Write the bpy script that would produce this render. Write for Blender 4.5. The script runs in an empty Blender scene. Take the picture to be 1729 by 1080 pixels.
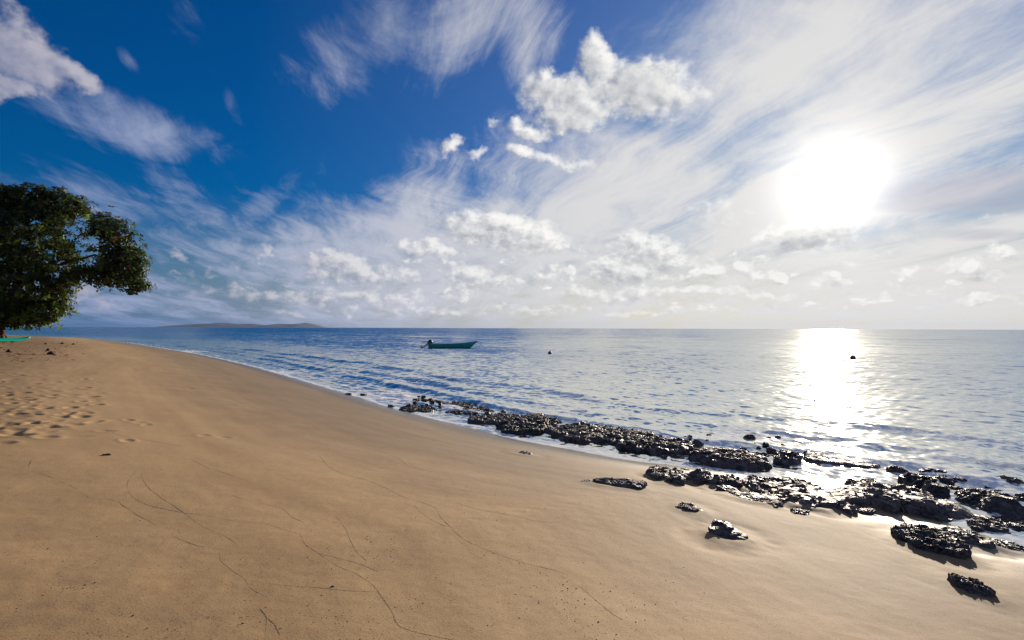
import bpy, bmesh, math, random
import numpy as np
from mathutils import Vector, Matrix, Euler

scene = bpy.context.scene
COL = scene.collection
random.seed(7)
rng = np.random.default_rng(11)
R = math.radians

# ------------------------------------------------------------------ camera
H = 2.5                      # eye height above the sea
FPX, CX, CY = 960.0, 864.5, 540.0
PITCH = math.atan(13.5 / FPX)
ROLL = math.atan(5.0 / 1729.0)
cam_data = bpy.data.cameras.new("camera")
cam = bpy.data.objects.new("camera", cam_data)
COL.objects.link(cam)
cam_data.sensor_width = 36.0
cam_data.lens = 36.0 * FPX / 1729.0
cam_data.clip_start = 0.05
cam_data.clip_end = 60000.0
CAM_R = Matrix.Rotation(math.pi / 2 + PITCH, 3, 'X') @ Matrix.Rotation(ROLL, 3, 'Z')
cam.matrix_world = Matrix.Translation((0, 0, H)) @ CAM_R.to_4x4()
scene.camera = cam
scene.render.resolution_x, scene.render.resolution_y = 1024, 640

def ray(px, py):
    return (CAM_R @ Vector(((px - CX) / FPX, -(py - CY) / FPX, -1.0))).normalized()

def azel(px, py):
    d = ray(px, py)
    return math.atan2(d.x, d.y), math.asin(d.z)

def on_plane(px, py, z=0.0):
    d = ray(px, py)
    t = (z - H) / d.z
    return d.x * t, d.y * t

def at_depth(px, py, depth):
    """the point on the sight line at the given distance along +Y"""
    d = ray(px, py)
    t = depth / d.y
    return Vector((d.x * t, d.y * t, H + d.z * t))

# ------------------------------------------------------------------ light
SUN_PX = (1408, 312)
SUN_DIR = ray(*SUN_PX)
SUN_AZ, SUN_EL = azel(*SUN_PX)
EXPOSURE = 1.5
BG_STRENGTH = 0.1
UNIT = 1.0 / (2 ** EXPOSURE) / BG_STRENGTH      # shown value 1.0 expressed in world colour units

sun_data = bpy.data.lights.new("sun", 'SUN')
sun_data.energy = 3.0
sun_data.angle = R(0.5)
sun_data.color = (1.0, 0.86, 0.68)
sun = bpy.data.objects.new("sun", sun_data)
COL.objects.link(sun)
sun.rotation_euler = SUN_DIR.to_track_quat('Z', 'Y').to_euler()
sun.location = SUN_DIR * 60

scene.view_settings.view_transform = 'Standard'
scene.view_settings.look = 'None'
scene.view_settings.exposure = EXPOSURE
scene.view_settings.gamma = 1.0
scene.view_settings.use_curve_mapping = False
scene.render.engine = 'CYCLES'
scene.cycles.max_bounces = 8
scene.cycles.diffuse_bounces = 2
scene.cycles.glossy_bounces = 3
scene.cycles.transmission_bounces = 4
scene.cycles.transparent_max_bounces = 8
scene.cycles.volume_bounces = 0
scene.cycles.sample_clamp_indirect = 6.0
scene.cycles.caustics_reflective = False
scene.cycles.caustics_refractive = False

def srgb(r, g, b):
    f = lambda c: (c / 255 / 12.92) if c <= 10 else ((c / 255 + 0.055) / 1.055) ** 2.4
    return (f(r), f(g), f(b))

# ------------------------------------------------------------------ node maths
class S:
    """a node socket with arithmetic"""
    def __init__(s, tree, sock): s.t, s.s = tree, sock
    def _m(s, op, *a, clamp=False):
        n = s.t.nodes.new('ShaderNodeMath'); n.operation = op; n.use_clamp = clamp
        for i, v in enumerate((s,) + a): plug(s.t, n.inputs[i], v)
        return S(s.t, n.outputs[0])
    def __add__(s, o): return s._m('ADD', o)
    __radd__ = __add__
    def __sub__(s, o): return s._m('SUBTRACT', o)
    def __rsub__(s, o): return (s * -1.0) + o
    def __mul__(s, o): return s._m('MULTIPLY', o)
    __rmul__ = __mul__
    def __truediv__(s, o): return s._m('DIVIDE', o)
    def max(s, o): return s._m('MAXIMUM', o)
    def min(s, o): return s._m('MINIMUM', o)
    def pow(s, o): return s._m('POWER', o)
    def exp(s): return s._m('EXPONENT')
    def clamp(s): return s._m('ADD', 0.0, clamp=True)
    def step(s, lo, hi, out0=0.0, out1=1.0, smooth=True):
        n = s.t.nodes.new('ShaderNodeMapRange')
        n.interpolation_type = 'SMOOTHSTEP' if smooth else 'LINEAR'
        plug(s.t, n.inputs['Value'], s)
        for k, v in (('From Min', lo), ('From Max', hi), ('To Min', out0), ('To Max', out1)):
            plug(s.t, n.inputs[k], v)
        return S(s.t, n.outputs[0])

def plug(t, inp, v):
    if isinstance(v, S): t.links.new(v.s, inp)
    elif isinstance(v, bpy.types.NodeSocket): t.links.new(v, inp)
    elif isinstance(v, (tuple, list)) and inp.type == 'RGBA' and len(v) == 3: inp.default_value = (*v, 1.0)
    else: inp.default_value = v

def node(t, kind, out=0, props=None, **inputs):
    n = t.nodes.new(kind)
    for k, v in (props or {}).items(): setattr(n, k, v)
    for k, v in inputs.items(): plug(t, n.inputs[k.replace('_', ' ')], v)
    return S(t, n.outputs[out])

def vmath(t, op, *a, out=0, scale=None):
    n = t.nodes.new('ShaderNodeVectorMath'); n.operation = op
    for i, v in enumerate(a): plug(t, n.inputs[i], v)
    if scale is not None: plug(t, n.inputs['Scale'], scale)
    return S(t, n.outputs[out])

def comb(t, x, y, z=0.0):
    n = t.nodes.new('ShaderNodeCombineXYZ')
    for i, v in enumerate((x, y, z)): plug(t, n.inputs[i], v)
    return S(t, n.outputs[0])

def sep(t, v):
    n = t.nodes.new('ShaderNodeSeparateXYZ'); plug(t, n.inputs[0], v)
    return [S(t, o) for o in n.outputs]

def mapping(t, v, loc=(0, 0, 0), rot=0.0, scale=(1, 1, 1), kind='TEXTURE'):
    n = t.nodes.new('ShaderNodeMapping'); n.vector_type = kind
    plug(t, n.inputs['Vector'], v)
    n.inputs['Location'].default_value = loc
    n.inputs['Rotation'].default_value = (0, 0, rot)
    n.inputs['Scale'].default_value = scale
    return S(t, n.outputs[0])

def noise(t, v, scale, detail=6.0, rough=0.55, dist=0.0, out=0, lac=2.0):
    n = t.nodes.new('ShaderNodeTexNoise'); n.noise_dimensions = '3D'
    plug(t, n.inputs['Vector'], v); plug(t, n.inputs['Scale'], scale)
    n.inputs['Detail'].default_value = detail; n.inputs['Roughness'].default_value = rough
    n.inputs['Distortion'].default_value = dist; n.inputs['Lacunarity'].default_value = lac
    return S(t, n.outputs[out])

def mixc(t, f, a, b, blend='MIX'):
    n = t.nodes.new('ShaderNodeMix'); n.data_type = 'RGBA'; n.blend_type = blend; n.clamp_factor = True
    plug(t, n.inputs[0], f); plug(t, n.inputs[6], a); plug(t, n.inputs[7], b)
    return S(t, n.outputs[2])

def rgb(t, c, k=1.0):
    n = t.nodes.new('ShaderNodeRGB'); n.outputs[0].default_value = (c[0] * k, c[1] * k, c[2] * k, 1)
    return S(t, n.outputs[0])

def scalec(t, c, k):
    return vmath(t, 'SCALE', c, scale=k)

# ------------------------------------------------------------------ sky
world = bpy.data.worlds.new("World")
scene.world = world
world.use_nodes = True
wt = world.node_tree
wt.nodes.clear()

def blob_field(t, P, blobs):
    """soft ellipses fixed to sky directions: (x, y, half width, half height, tilt degrees, weight) in picture units"""
    tot = None
    for tilt in sorted({b[4] for b in blobs}):
        c, n = math.cos(R(tilt)), math.sin(R(tilt))
        Q = P if tilt == 0 else mapping(t, P, rot=R(tilt))
        for (px, py, a, b, tl, w) in blobs:
            if tl != tilt: continue
            o = azel(px, py); oa = azel(px + 4, py); ob = azel(px, py - 4)
            sx = abs(oa[0] - o[0]) / 4 * a; sy = abs(ob[1] - o[1]) / 4 * b
            u, v = o[0] * c + o[1] * n, -o[0] * n + o[1] * c
            m = vmath(t, 'MULTIPLY_ADD', Q, (1 / sx, 1 / sy, 0), (-u / sx, -v / sy, 0))
            L = vmath(t, 'DOT_PRODUCT', m, m, out=1)
            f = L._m('MULTIPLY_ADD', -0.36 * w, w)
            tot = f if tot is None else tot.max(f)
    return tot.max(0.0)

# cumulus: heaped clouds; x, y, half width, half height, tilt, weight
CUMULUS = [
    # big bright one, upper middle
    (960, 165, 78, 34, -8, 1.0), (1010, 105, 34, 42, 20, 1.0), (1085, 150, 85, 46, -8, 1.0), (965, 195, 60, 26, -8, .95),
    (890, 218, 42, 15, -8, .8),
    # small puffs below it
    (760, 238, 17, 15, 20, .85), (803, 257, 22, 10, 0, .7), (880, 260, 34, 12, -8, .75), (940, 270, 55, 13, -8, .8), (835, 210, 12, 7, 0, .6),
    # upper left grey cloud
    (30, 85, 95, 52, -26, 1.0), (110, 118, 62, 26, -26, .9), (10, 140, 45, 25, 0, .8),
    # left middle heap above the horizon
    (590, 452, 78, 22, -8, .92), (560, 462, 50, 13, 0, .85), (665, 466, 36, 12, 0, .75), (715, 418, 50, 17, -8, .9), (740, 425, 36, 10, 0, .8),
    (850, 390, 95, 30, -8, 1.0), (905, 403, 50, 18, -8, .9), (795, 378, 40, 20, 0, .85),
    (500, 500, 170, 11, 0, .7), (600, 497, 65, 14, 0, .8), (660, 505, 60, 14, 0, .75), (790, 470, 40, 20, 0, .8), (850, 478, 40, 14, 0, .7), (780, 498, 50, 10, 0, .7),
    (490, 528, 30, 8, 0, .6), (590, 528, 25, 8, 0, .6), (740, 525, 80, 9, 0, .6),
    (140, 495, 26, 18, 0, .7), (180, 515, 40, 10, 0, .65), (300, 437, 30, 10, -26, .6), (330, 470, 60, 8, 0, .5),
    # middle to right, below the sun
    (1060, 460, 62, 25, -8, .95), (1100, 425, 70, 22, -8, .85), (1130, 440, 50, 18, 0, .8), (935, 465, 45, 14, 0, .7), (1000, 495, 60, 14, 0, .7), (1075, 495, 70, 15, 0, .75),
    (1200, 455, 32, 16, -8, .75), (1265, 455, 26, 16, -8, .75), (1200, 492, 80, 12, 0, .65), (1300, 497, 60, 10, 0, .6),
    (1365, 393, 82, 24, 0, .98), (1290, 430, 24, 9, 0, .6), (1420, 437, 22, 12, 0, .6), (1400, 470, 36, 12, 0, .6),
    (1210, 360, 60, 30, 0, .55),
    (1640, 458, 44, 17, -8, .8), (1660, 470, 38, 11, 0, .75), (1700, 428, 28, 14, -8, .75), (1550, 485, 70, 7, 0, .5), (1640, 502, 60, 9, 0, .6), (1700, 502, 40, 9, 0, .55), (1480, 505, 70, 8, 0, .5),
    (900, 522, 120, 9, 0, .55), (1120, 520, 140, 9, 0, .55), (1350, 522, 140, 7, 0, .5),
]
# high thin veil: where it is dense
CIRRUS = [
    (1400, 200, 420, 250, 0, .84), (1650, 120, 320, 190, 0, .68), (1200, 330, 420, 130, 0, 1.0), (900, 400, 460, 100, 20, .98), (1150, 60, 210, 130, 38, .74),
    (1500, 480, 600, 110, 0, .95), (1000, 500, 560, 70, 0, .8), (640, 62, 115, 82, 20, .70), (760, 40, 130, 70, 38, .62), (560, 130, 34, 44, 38, .58),
    (905, 50, 50, 95, -8, .58), (230, 215, 200, 40, -8, .78), (110, 190, 100, 30, -26, .74), (400, 310, 110, 90, -42, .42), (350, 385, 60, 120, 38, .52), (440, 345, 26, 80, -42, .62), (500, 430, 250, 50, 0, .62), (620, 400, 230, 66, 20, .88),
    (300, 60, 50, 60, -42, .34), (220, 104, 26, 12, -42, .6), (395, 185, 16, 42, 20, .46), (250, 510, 330, 48, 0, .66), (150, 330, 300, 40, -8, .42),
]

def cumulus_group():
    g = bpy.data.node_groups.new("cumulus_density", 'ShaderNodeTree')
    g.interface.new_socket("Vector", in_out='INPUT', socket_type='NodeSocketVector')
    g.interface.new_socket("Density", in_out='OUTPUT', socket_type='NodeSocketFloat')
    gi = g.nodes.new('NodeGroupInput'); go = g.nodes.new('NodeGroupOutput')
    P = S(g, gi.outputs[0])
    warp = noise(g, P, 14.0, 6.0, 0.62, out=1)
    Pw = vmath(g, 'ADD', P, vmath(g, 'SCALE', vmath(g, 'SUBTRACT', warp, (.5, .5, .5)), scale=0.075))
    f = blob_field(g, Pw, CUMULUS)
    n = noise(g, mapping(g, P, scale=(1.0, 1.35, 1), kind='POINT'), 19.0, 8.0, 0.54)
    az, el, _ = sep(g, P)
    fine = noise(g, mapping(g, P, scale=(1.0, 1.3, 1), kind='POINT'), 52.0, 7.0, 0.58)
    lowm = el.step(0.10, 0.26, 0.85, 0.30)
    n = n * (1.0 - lowm) + fine * lowm
    # low on the horizon: rows of small far heaps
    q = comb(g, az, (el + 0.02)._m('LOGARITHM', 2.718) * 0.16, 3.7)
    n2 = noise(g, q, 24.0, 5.0, 0.55)
    band = el.step(0.012, 0.04) * el.step(0.11, 0.20, 1.0, 0.0)
    far = n2.step(0.47, 0.68) * band * 0.75 * az.step(-0.62, -0.35)
    den = f.max(far) - 0.06 + (n - 0.5) * 1.25
    g.links.new(den.s, go.inputs[0])
    return g

CG = cumulus_group()
def cumulus_at(P):
    n = wt.nodes.new('ShaderNodeGroup'); n.node_tree = CG
    plug(wt, n.inputs[0], P)
    return S(wt, n.outputs[0])

tc = wt.nodes.new('ShaderNodeTexCoord')
D = vmath(wt, 'NORMALIZE', tc.outputs['Generated'])
dx, dy, dz = sep(wt, D)
az = dx._m('ARCTAN2', dy)
el = dz._m('ARCSINE')
P = comb(wt, az, el, 0.0)
gam = vmath(wt, 'DOT_PRODUCT', D, tuple(SUN_DIR), out=1).min(0.99999)._m('ARCCOSINE')

sky = wt.nodes.new('ShaderNodeTexSky')
sky.sky_type = 'NISHITA'
sky.sun_disc = False
sky.sun_elevation = SUN_EL
sky.sun_rotation = SUN_AZ
sky.altitude = 0.0
sky.air_density = 1.0
sky.dust_density = 0.6
sky.ozone_density = 4.0
base = S(wt, sky.outputs[0])
hs = wt.nodes.new('ShaderNodeHueSaturation')
hs.inputs['Saturation'].default_value = 1.6
hs.inputs['Value'].default_value = 0.62
plug(wt, hs.inputs['Color'], base)
base = S(wt, hs.outputs[0])
base = vmath(wt, 'MULTIPLY', base, (0.30, 0.86, 1.15))

# ---- high veil, laid out on a flat layer far above so that its streaks run to the horizon
zz = dz.max(0.0) + 0.10
plane = comb(wt, dx / zz, dy / zz, 0.0)
wv = noise(wt, plane, 0.9, 3.0, 0.5, out=1)
plane_w = vmath(wt, 'ADD', plane, vmath(wt, 'SCALE', vmath(wt, 'SUBTRACT', wv, (.5, .5, .5)), scale=0.55))
streak = mapping(wt, plane_w, rot=R(102), scale=(3.2, 0.55, 1))     # long axis of the streaks
cn = noise(wt, streak, 1.25, 8.0, 0.66, 0.45)
cn2 = noise(wt, mapping(wt, vmath(wt, 'ADD', plane_w, (7, 3, 1)), rot=R(84), scale=(1.7, 0.9, 1)), 1.2, 8.0, 0.66, 0.7)
cf = blob_field(wt, P, CIRRUS)
rest = (el.step(0.50, 0.78) + dy.step(0.35, -0.15)).clamp()          # unseen veil overhead and behind, added to whiten reflections and ambient light
cf = cf.max(rest * 0.66)
calm = 1.0 - (cf - 0.45).max(0.0) * 0.35
cd = (cf - 0.30) * 1.2 + ((cn - 0.5) * 2.4 + (cn2 - 0.5) * 1.9) * calm
ca = cd.step(-0.06, 0.95) * el.step(-0.02, 0.03)

# ---- cumulus with light from the sun's side
d0 = cumulus_at(P)
px_, py_, _ = sep(wt, P)
to = comb(wt, (px_ * -1.0 + SUN_AZ), (py_ * -1.0 + (SUN_EL + 0.25)), 0.0)
stepv = vmath(wt, 'SCALE', vmath(wt, 'NORMALIZE', to), scale=0.016)
d1 = cumulus_at(vmath(wt, 'ADD', P, stepv))
ka = d0.step(0.26, 0.80)
lit = ((d0 - d1) * 1.6 + 0.52).clamp()
core = d0.step(0.45, 1.5)

near = (gam * -1.0 / 0.42).exp()
halo = (gam * -1.0 / 0.095).exp()
def col(c): return rgb(wt, srgb(*c))
far_az = gam.step(0.25, 1.25)
veil_col = mixc(wt, far_az, rgb(wt, (1.0, 0.98, 0.96)), col((168, 182, 220)))
veil_col = scalec(wt, veil_col, near * -0.04 + 0.77)
heap_lit = mixc(wt, gam.step(0.45, 1.25), rgb(wt, (1.0, 0.98, 0.94)), col((178, 176, 190)))
heap_sh = mixc(wt, far_az, col((168, 172, 178)), col((118, 128, 160)))
heap_col = mixc(wt, (lit * 1.1 - core * (near * near * 1.5 + 0.12)).clamp(), heap_sh, heap_lit)

shown = scalec(wt, base, 0.43 / UNIT)
_, lum_g, _b = sep(wt, shown)
shown = scalec(wt, shown, (lum_g * 1.6 + 1.0).pow(-1.0))
shown = mixc(wt, (near * 1.25 - 0.14).clamp() * 0.75, shown, col((132, 150, 196)))
# air near the horizon: thick with light
low = el.step(0.0, 0.22, 1.0, 0.0)
low_col = mixc(wt, gam.step(0.2, 1.2), col((247, 233, 208)), col((86, 114, 154)))
shown = mixc(wt, low * 0.8, shown, low_col)
shown = mixc(wt, ca * 0.94, shown, veil_col)
gf = blob_field(wt, P, [(1640, 330, 170, 26, -8, 1.0), (1560, 345, 120, 14, -8, .8), (1690, 300, 90, 18, -8, .8), (1640, 395, 120, 9, -8, .6)])
shown = mixc(wt, (gf * 1.5 + (cn - 0.5) * 2.2 - 0.35).step(0.0, 0.9) * 0.62, shown, col((176, 178, 192)))
shown = mixc(wt, ka * el.step(0.03, 0.22, 0.74, 0.94), shown, heap_col)
glow = (gam * gam * (-1.0 / 0.0055)).exp() * 0.42 + (gam * -1.0 / 0.022).exp() * 2.5 + (gam * -1.0 / 0.17).exp() * 0.15
glow = glow * el.step(-0.02, 0.0) 
shown = vmath(wt, 'ADD', shown, scalec(wt, rgb(wt, (1.0, 0.95, 0.86)), glow * (1.0 - ka * 0.55)))
bg = wt.nodes.new('ShaderNodeBackground')
bg.inputs['Strength'].default_value = BG_STRENGTH
plug(wt, bg.inputs['Color'], scalec(wt, shown, UNIT))
wo = wt.nodes.new('ShaderNodeOutputWorld')
wt.links.new(bg.outputs[0], wo.inputs['Surface'])
world.cycles.sampling_method = 'MANUAL'
world.cycles.sample_map_resolution = 1024

# ------------------------------------------------------------------ numeric noise
_perm = np.random.default_rng(5).permutation(512).astype(np.int64)
_perm = np.concatenate([_perm, _perm, _perm])
_ga = np.random.default_rng(6).uniform(0, 2 * np.pi, 512)
_gx, _gy = np.cos(_ga), np.sin(_ga)
def pn2(x, y):
    """gradient noise, about -0.7..0.7"""
    xi = np.floor(x).astype(np.int64); yi = np.floor(y).astype(np.int64)
    xf, yf = x - xi, y - yi
    u = xf * xf * xf * (xf * (xf * 6 - 15) + 10); v = yf * yf * yf * (yf * (yf * 6 - 15) + 10)
    def g(ix, iy, fx, fy):
        h = _perm[(_perm[ix & 511] + iy) & 511]
        return _gx[h] * fx + _gy[h] * fy
    a = g(xi, yi, xf, yf); b = g(xi + 1, yi, xf - 1, yf)
    c = g(xi, yi + 1, xf, yf - 1); d = g(xi + 1, yi + 1, xf - 1, yf - 1)
    return (a + u * (b - a)) + v * ((c + u * (d - c)) - (a + u * (b - a)))
_g3 = np.random.default_rng(8).normal(size=(512, 3)); _g3 /= np.linalg.norm(_g3, axis=1)[:, None]
def pn3(p):
    i = np.floor(p).astype(np.int64); f = p - i
    w = f * f * f * (f * (f * 6 - 15) + 10)
    out = 0
    for dx_ in (0, 1):
        for dy_ in (0, 1):
            for dz_ in (0, 1):
                h = _perm[(_perm[(_perm[(i[:, 0] + dx_) & 511] + i[:, 1] + dy_) & 511] + i[:, 2] + dz_) & 511]
                g = (_g3[h] * (f - (dx_, dy_, dz_))).sum(1)
                wt_ = (w[:, 0] if dx_ else 1 - w[:, 0]) * (w[:, 1] if dy_ else 1 - w[:, 1]) * (w[:, 2] if dz_ else 1 - w[:, 2])
                out = out + g * wt_
    return out
def fbm2(x, y, octs=4, gain=.5):
    s, a = 0, 1.0
    for k in range(octs):
        s = s + a * pn2(x * 2 ** k + 17 * k, y * 2 ** k - 9 * k); a *= gain
    return s
def fbm3(p, octs=4, gain=.5):
    s, a = 0, 1.0
    for k in range(octs):
        s = s + a * pn3(p * 2 ** k + 13.7 * k); a *= gain
    return s
def smooth(a, b, x):
    t = np.clip((x - a) / (b - a), 0, 1); return t * t * (3 - 2 * t)

# ------------------------------------------------------------------ shoreline
SHORE_PX = [(190, 577), (262, 586), (330, 597), (400, 612), (470, 630), (545, 652), (610, 671), (660, 687), (720, 703), (800, 722), (880, 742),
            (980, 760), (1060, 775), (1160, 787), (1260, 800), (1360, 818), (1470, 842), (1560, 868), (1650, 895), (1760, 930)]
ctrl = [np.array(on_plane(*p)) for p in SHORE_PX]
ctrl = [np.array(p, float) for p in ((-8000, 3600), (-900, 620), (-330, 270))] + ctrl + \
       [np.array(p, float) for p in ((7.4, 3.4), (8.2, 0.5), (9.6, -4), (15, -18), (60, -90), (500, -900), (2500, -8000))]
def catmull(pts, n):
    out = []
    for i in range(len(pts) - 1):
        p0 = pts[max(i - 1, 0)]; p1 = pts[i]; p2 = pts[i + 1]; p3 = pts[min(i + 2, len(pts) - 1)]
        d1 = np.linalg.norm(p1 - p0) ** .5 + 1e-6; d2 = np.linalg.norm(p2 - p1) ** .5 + 1e-6; d3 = np.linalg.norm(p3 - p2) ** .5 + 1e-6
        m1 = (p2 - p1) / d2; m2 = m1
        if i > 0: m1 = ((p1 - p0) / d1 - (p2 - p0) / (d1 + d2) + (p2 - p1) / d2)
        if i < len(pts) - 2: m2 = ((p2 - p1) / d2 - (p3 - p1) / (d2 + d3) + (p3 - p2) / d3)
        for t in np.linspace(0, 1, n, endpoint=False):
            h = (2 * t**3 - 3 * t**2 + 1, t**3 - 2 * t**2 + t, -2 * t**3 + 3 * t**2, t**3 - t**2)
            out.append(h[0] * p1 + h[1] * d2 * m1 + h[2] * p2 + h[3] * d2 * m2)
    out.append(pts[-1]); return np.array(out)
SHORE = catmull(ctrl, 4)
SLEN = np.concatenate([[0], np.cumsum(np.linalg.norm(np.diff(SHORE, axis=0), axis=1))])
_poly = np.concatenate([SHORE, [(-9000, -9000), (-9000, 4000)]])

def shore_sd(x, y):
    """signed distance inland of the waterline, and the length along it"""
    best = np.full(x.shape, 1e18); along = np.zeros(x.shape)
    for k in range(len(SHORE) - 1):
        a, b = SHORE[k], SHORE[k + 1]; e = b - a; L2 = (e * e).sum()
        t = np.clip(((x - a[0]) * e[0] + (y - a[1]) * e[1]) / L2, 0, 1)
        d2 = (x - a[0] - t * e[0]) ** 2 + (y - a[1] - t * e[1]) ** 2
        m = d2 < best
        best[m] = d2[m]; along[m] = (SLEN[k] + t * math.sqrt(L2))[m]
    ins = np.zeros(x.shape, bool)
    for k in range(len(_poly)):
        a, b = _poly[k], _poly[(k + 1) % len(_poly)]
        if a[1] == b[1]: continue
        c = ((a[1] > y) != (b[1] > y)) & (x < (b[0] - a[0]) * (y - a[1]) / (b[1] - a[1]) + a[0])
        ins ^= c
    d = np.sqrt(best)
    return np.where(ins, d, -d), along

def shore_grid(x, y, k=6):
    """the same on a polar sheet, worked out on every k-th row and column and filled in between"""
    nr, na = x.shape
    ri = np.unique(np.append(np.arange(0, nr, k), nr - 1)); ai = np.unique(np.append(np.arange(0, na, k), na - 1))
    sd, al = shore_sd(x[np.ix_(ri, ai)], y[np.ix_(ri, ai)])
    def up(f):
        a = np.arange(nr); i = np.clip(np.searchsorted(ri, a, 'right') - 1, 0, len(ri) - 2); w = ((a - ri[i]) / (ri[i + 1] - ri[i]))[:, None]
        f = f[i] * (1 - w) + f[i + 1] * w
        a = np.arange(na); i = np.clip(np.searchsorted(ai, a, 'right') - 1, 0, len(ai) - 2); w = ((a - ai[i]) / (ai[i + 1] - ai[i]))[None, :]
        return f[:, i] * (1 - w) + f[:, i + 1] * w
    return up(sd), up(al)

def land_profile(s):
    up = 0.165 * np.minimum(s, 5.2) + 0.0
    # rounded berm crest, then a gentle rise
    z = np.where(s < 0, -1.9 * (1 - np.exp(0.075 * s)) , 0)
    k = 1.6
    slope = 0.165 * s
    flat = 0.95 + 0.030 * (s - 5.0)
    soft = -np.log(np.exp(-slope * 4.5) + np.exp(-flat * 4.5)) / 4.5
    flat_far = 1.55 + 0.002 * s
    soft = -np.log(np.exp(-soft * 6) + np.exp(-flat_far * 6)) / 6
    soft0 = -np.log(1 + np.exp(-flat_far * 7)) / 7
    return np.where(s >= 0, np.minimum(soft, slope), z)

def land_z(x, y, s=None):
    if s is None: s, _ = shore_sd(x, y)
    z = land_profile(s)
    dry = smooth(-0.5, 3.0, s)
    z = z + 0.05 * dry * pn2(x * .13 + 3, y * .13) + 0.016 * dry * fbm2(x * .6, y * .6, 3)
    return z

def land_detail(x, y, s, al):
    """faint swash ripples on the face and the small unevenness of the sand close by"""
    face = smooth(0.4, 2.0, s) * (1 - smooth(6, 9, s))
    return face * 0.004 * pn2(al * 0.35, s * 3.2) + 0.0022 * smooth(14, 5, np.hypot(x, y)) * fbm2(x * 7, y * 7, 2)

def land_point(px, py):
    """where the sight line through a picture point meets the sand"""
    d = ray(px, py)
    t = np.geomspace(1.2, 300, 360)
    x, y, zr = d.x * t, d.y * t, H + d.z * t
    g = land_z(x, y)
    g = np.maximum(g, -0.15)
    k = np.argmax(zr <= g)
    if k == 0: k = len(t) - 1
    a = (zr[k - 1] - g[k - 1]) / max(1e-9, (zr[k - 1] - g[k - 1]) - (zr[k] - g[k]))
    tt = t[k - 1] + a * (t[k] - t[k - 1])
    return Vector((d.x * tt, d.y * tt, H + d.z * tt))

def polar(rings, azs):
    rr, aa = np.meshgrid(rings, azs, indexing='ij')
    return rr * np.sin(aa), rr * np.cos(aa)

def grid_mesh(name, x, y, z, wrap=True, attrs=None, close=True):
    nr, na = x.shape
    co = np.stack([x, y, z], -1).reshape(-1, 3)
    i = np.arange(nr - 1)[:, None]; j = np.arange(na if wrap else na - 1)[None, :]
    j2 = (j + 1) % na
    f = np.stack([i * na + j, i * na + j2, (i + 1) * na + j2, (i + 1) * na + j], -1).reshape(-1, 4)[:, ::-1]
    nv = len(co)
    me = bpy.data.meshes.new(name)
    loops = f.ravel(); starts = np.arange(len(f)) * 4; totals = np.full(len(f), 4)
    if close:                                   # fill the hole under the camera
        hole = np.arange(na)[::-1]
        loops = np.concatenate([loops, hole[::-1]]); starts = np.append(starts, len(f) * 4); totals = np.append(totals, na)
    me.vertices.add(nv); me.vertices.foreach_set('co', co.astype(np.float32).ravel())
    me.loops.add(len(loops)); me.loops.foreach_set('vertex_index', loops.astype(np.int32))
    me.polygons.add(len(starts)); me.polygons.foreach_set('loop_start', starts.astype(np.int32)); me.polygons.foreach_set('loop_total', totals.astype(np.int32))
    me.polygons.foreach_set('use_smooth', np.ones(len(starts), bool))
    me.update(calc_edges=True); me.validate()
    for k, v in (attrs or {}).items():
        a = me.attributes.new(k, 'FLOAT', 'POINT'); a.data.foreach_set('value', v.astype(np.float32).ravel())
    o = bpy.data.objects.new(name, me); COL.objects.link(o)
    return o

def fan(fine, lo, hi, coarse):
    a = np.arange(R(lo), R(hi), fine); b = np.arange(R(hi), R(lo) + 2 * math.pi, coarse)
    return np.concatenate([a, b])

def mat(name):
    m = bpy.data.materials.new(name); m.use_nodes = True
    t = m.node_tree
    return m, t, t.nodes['Principled BSDF'], t.nodes['Material Output']

# ------------------------------------------------------------------ sand
ringsS = np.concatenate([np.geomspace(0.7, 90, 1000), np.geomspace(92, 8500, 70)])
azS = fan(R(0.115), -62, 62, R(1.2))
sx, sy = polar(ringsS, azS)
s_, al_ = shore_grid(sx, sy)
sz = land_z(sx, sy, s_)
rad = np.hypot(sx, sy)

# trodden, wind blown sand on the berm: hollows of old footprints
rp = np.random.default_rng(21)
def dent(cx, cy, ang, la, lb, depth):
    m = (np.abs(sx - cx) < la * 2.6) & (np.abs(sy - cy) < la * 2.6)
    if not m.any(): return
    u = (sx[m] - cx) * math.cos(ang) + (sy[m] - cy) * math.sin(ang)
    v = -(sx[m] - cx) * math.sin(ang) + (sy[m] - cy) * math.cos(ang)
    q = np.sqrt((u / la) ** 2 + (v / lb) ** 2)
    sz[m] += depth * (-np.exp(-(q * 1.15) ** 2.6) + 0.42 * np.exp(-((q - 1.35) / .42) ** 2))
feet = [(28, 727), (20, 733), (45, 675), (40, 663), (90, 660), (120, 667), (152, 670), (75, 688), (120, 688), (20, 695), (55, 700), (95, 645), (145, 655),
        (165, 683), (12, 655), (25, 640), (70, 641), (32, 717), (60, 715), (6, 748), (30, 735), (12, 718), (110, 700), (30, 672), (20, 681), (64, 655), (45, 655), (10, 668), (82, 672), (50, 686)]
for (fx, fy) in feet:
    p = land_point(fx, fy)
    dent(p.x, p.y, rp.uniform(0, 3.1), rp.uniform(.13, .20), rp.uniform(.08, .12), rp.uniform(.018, .034))
for k in range(420):
    fx = -260 + 430 * rp.random() ** 1.0; fy = 592 + 150 * rp.random() ** 1.4
    if fx > 150 - 0.5 * abs(fy - 665) + 60 * rp.random(): continue
    p = land_point(fx, fy)
    dent(p.x, p.y, rp.uniform(0, 3.1), rp.uniform(.09, .2), rp.uniform(.06, .12), rp.uniform(.004, .022))
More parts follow.
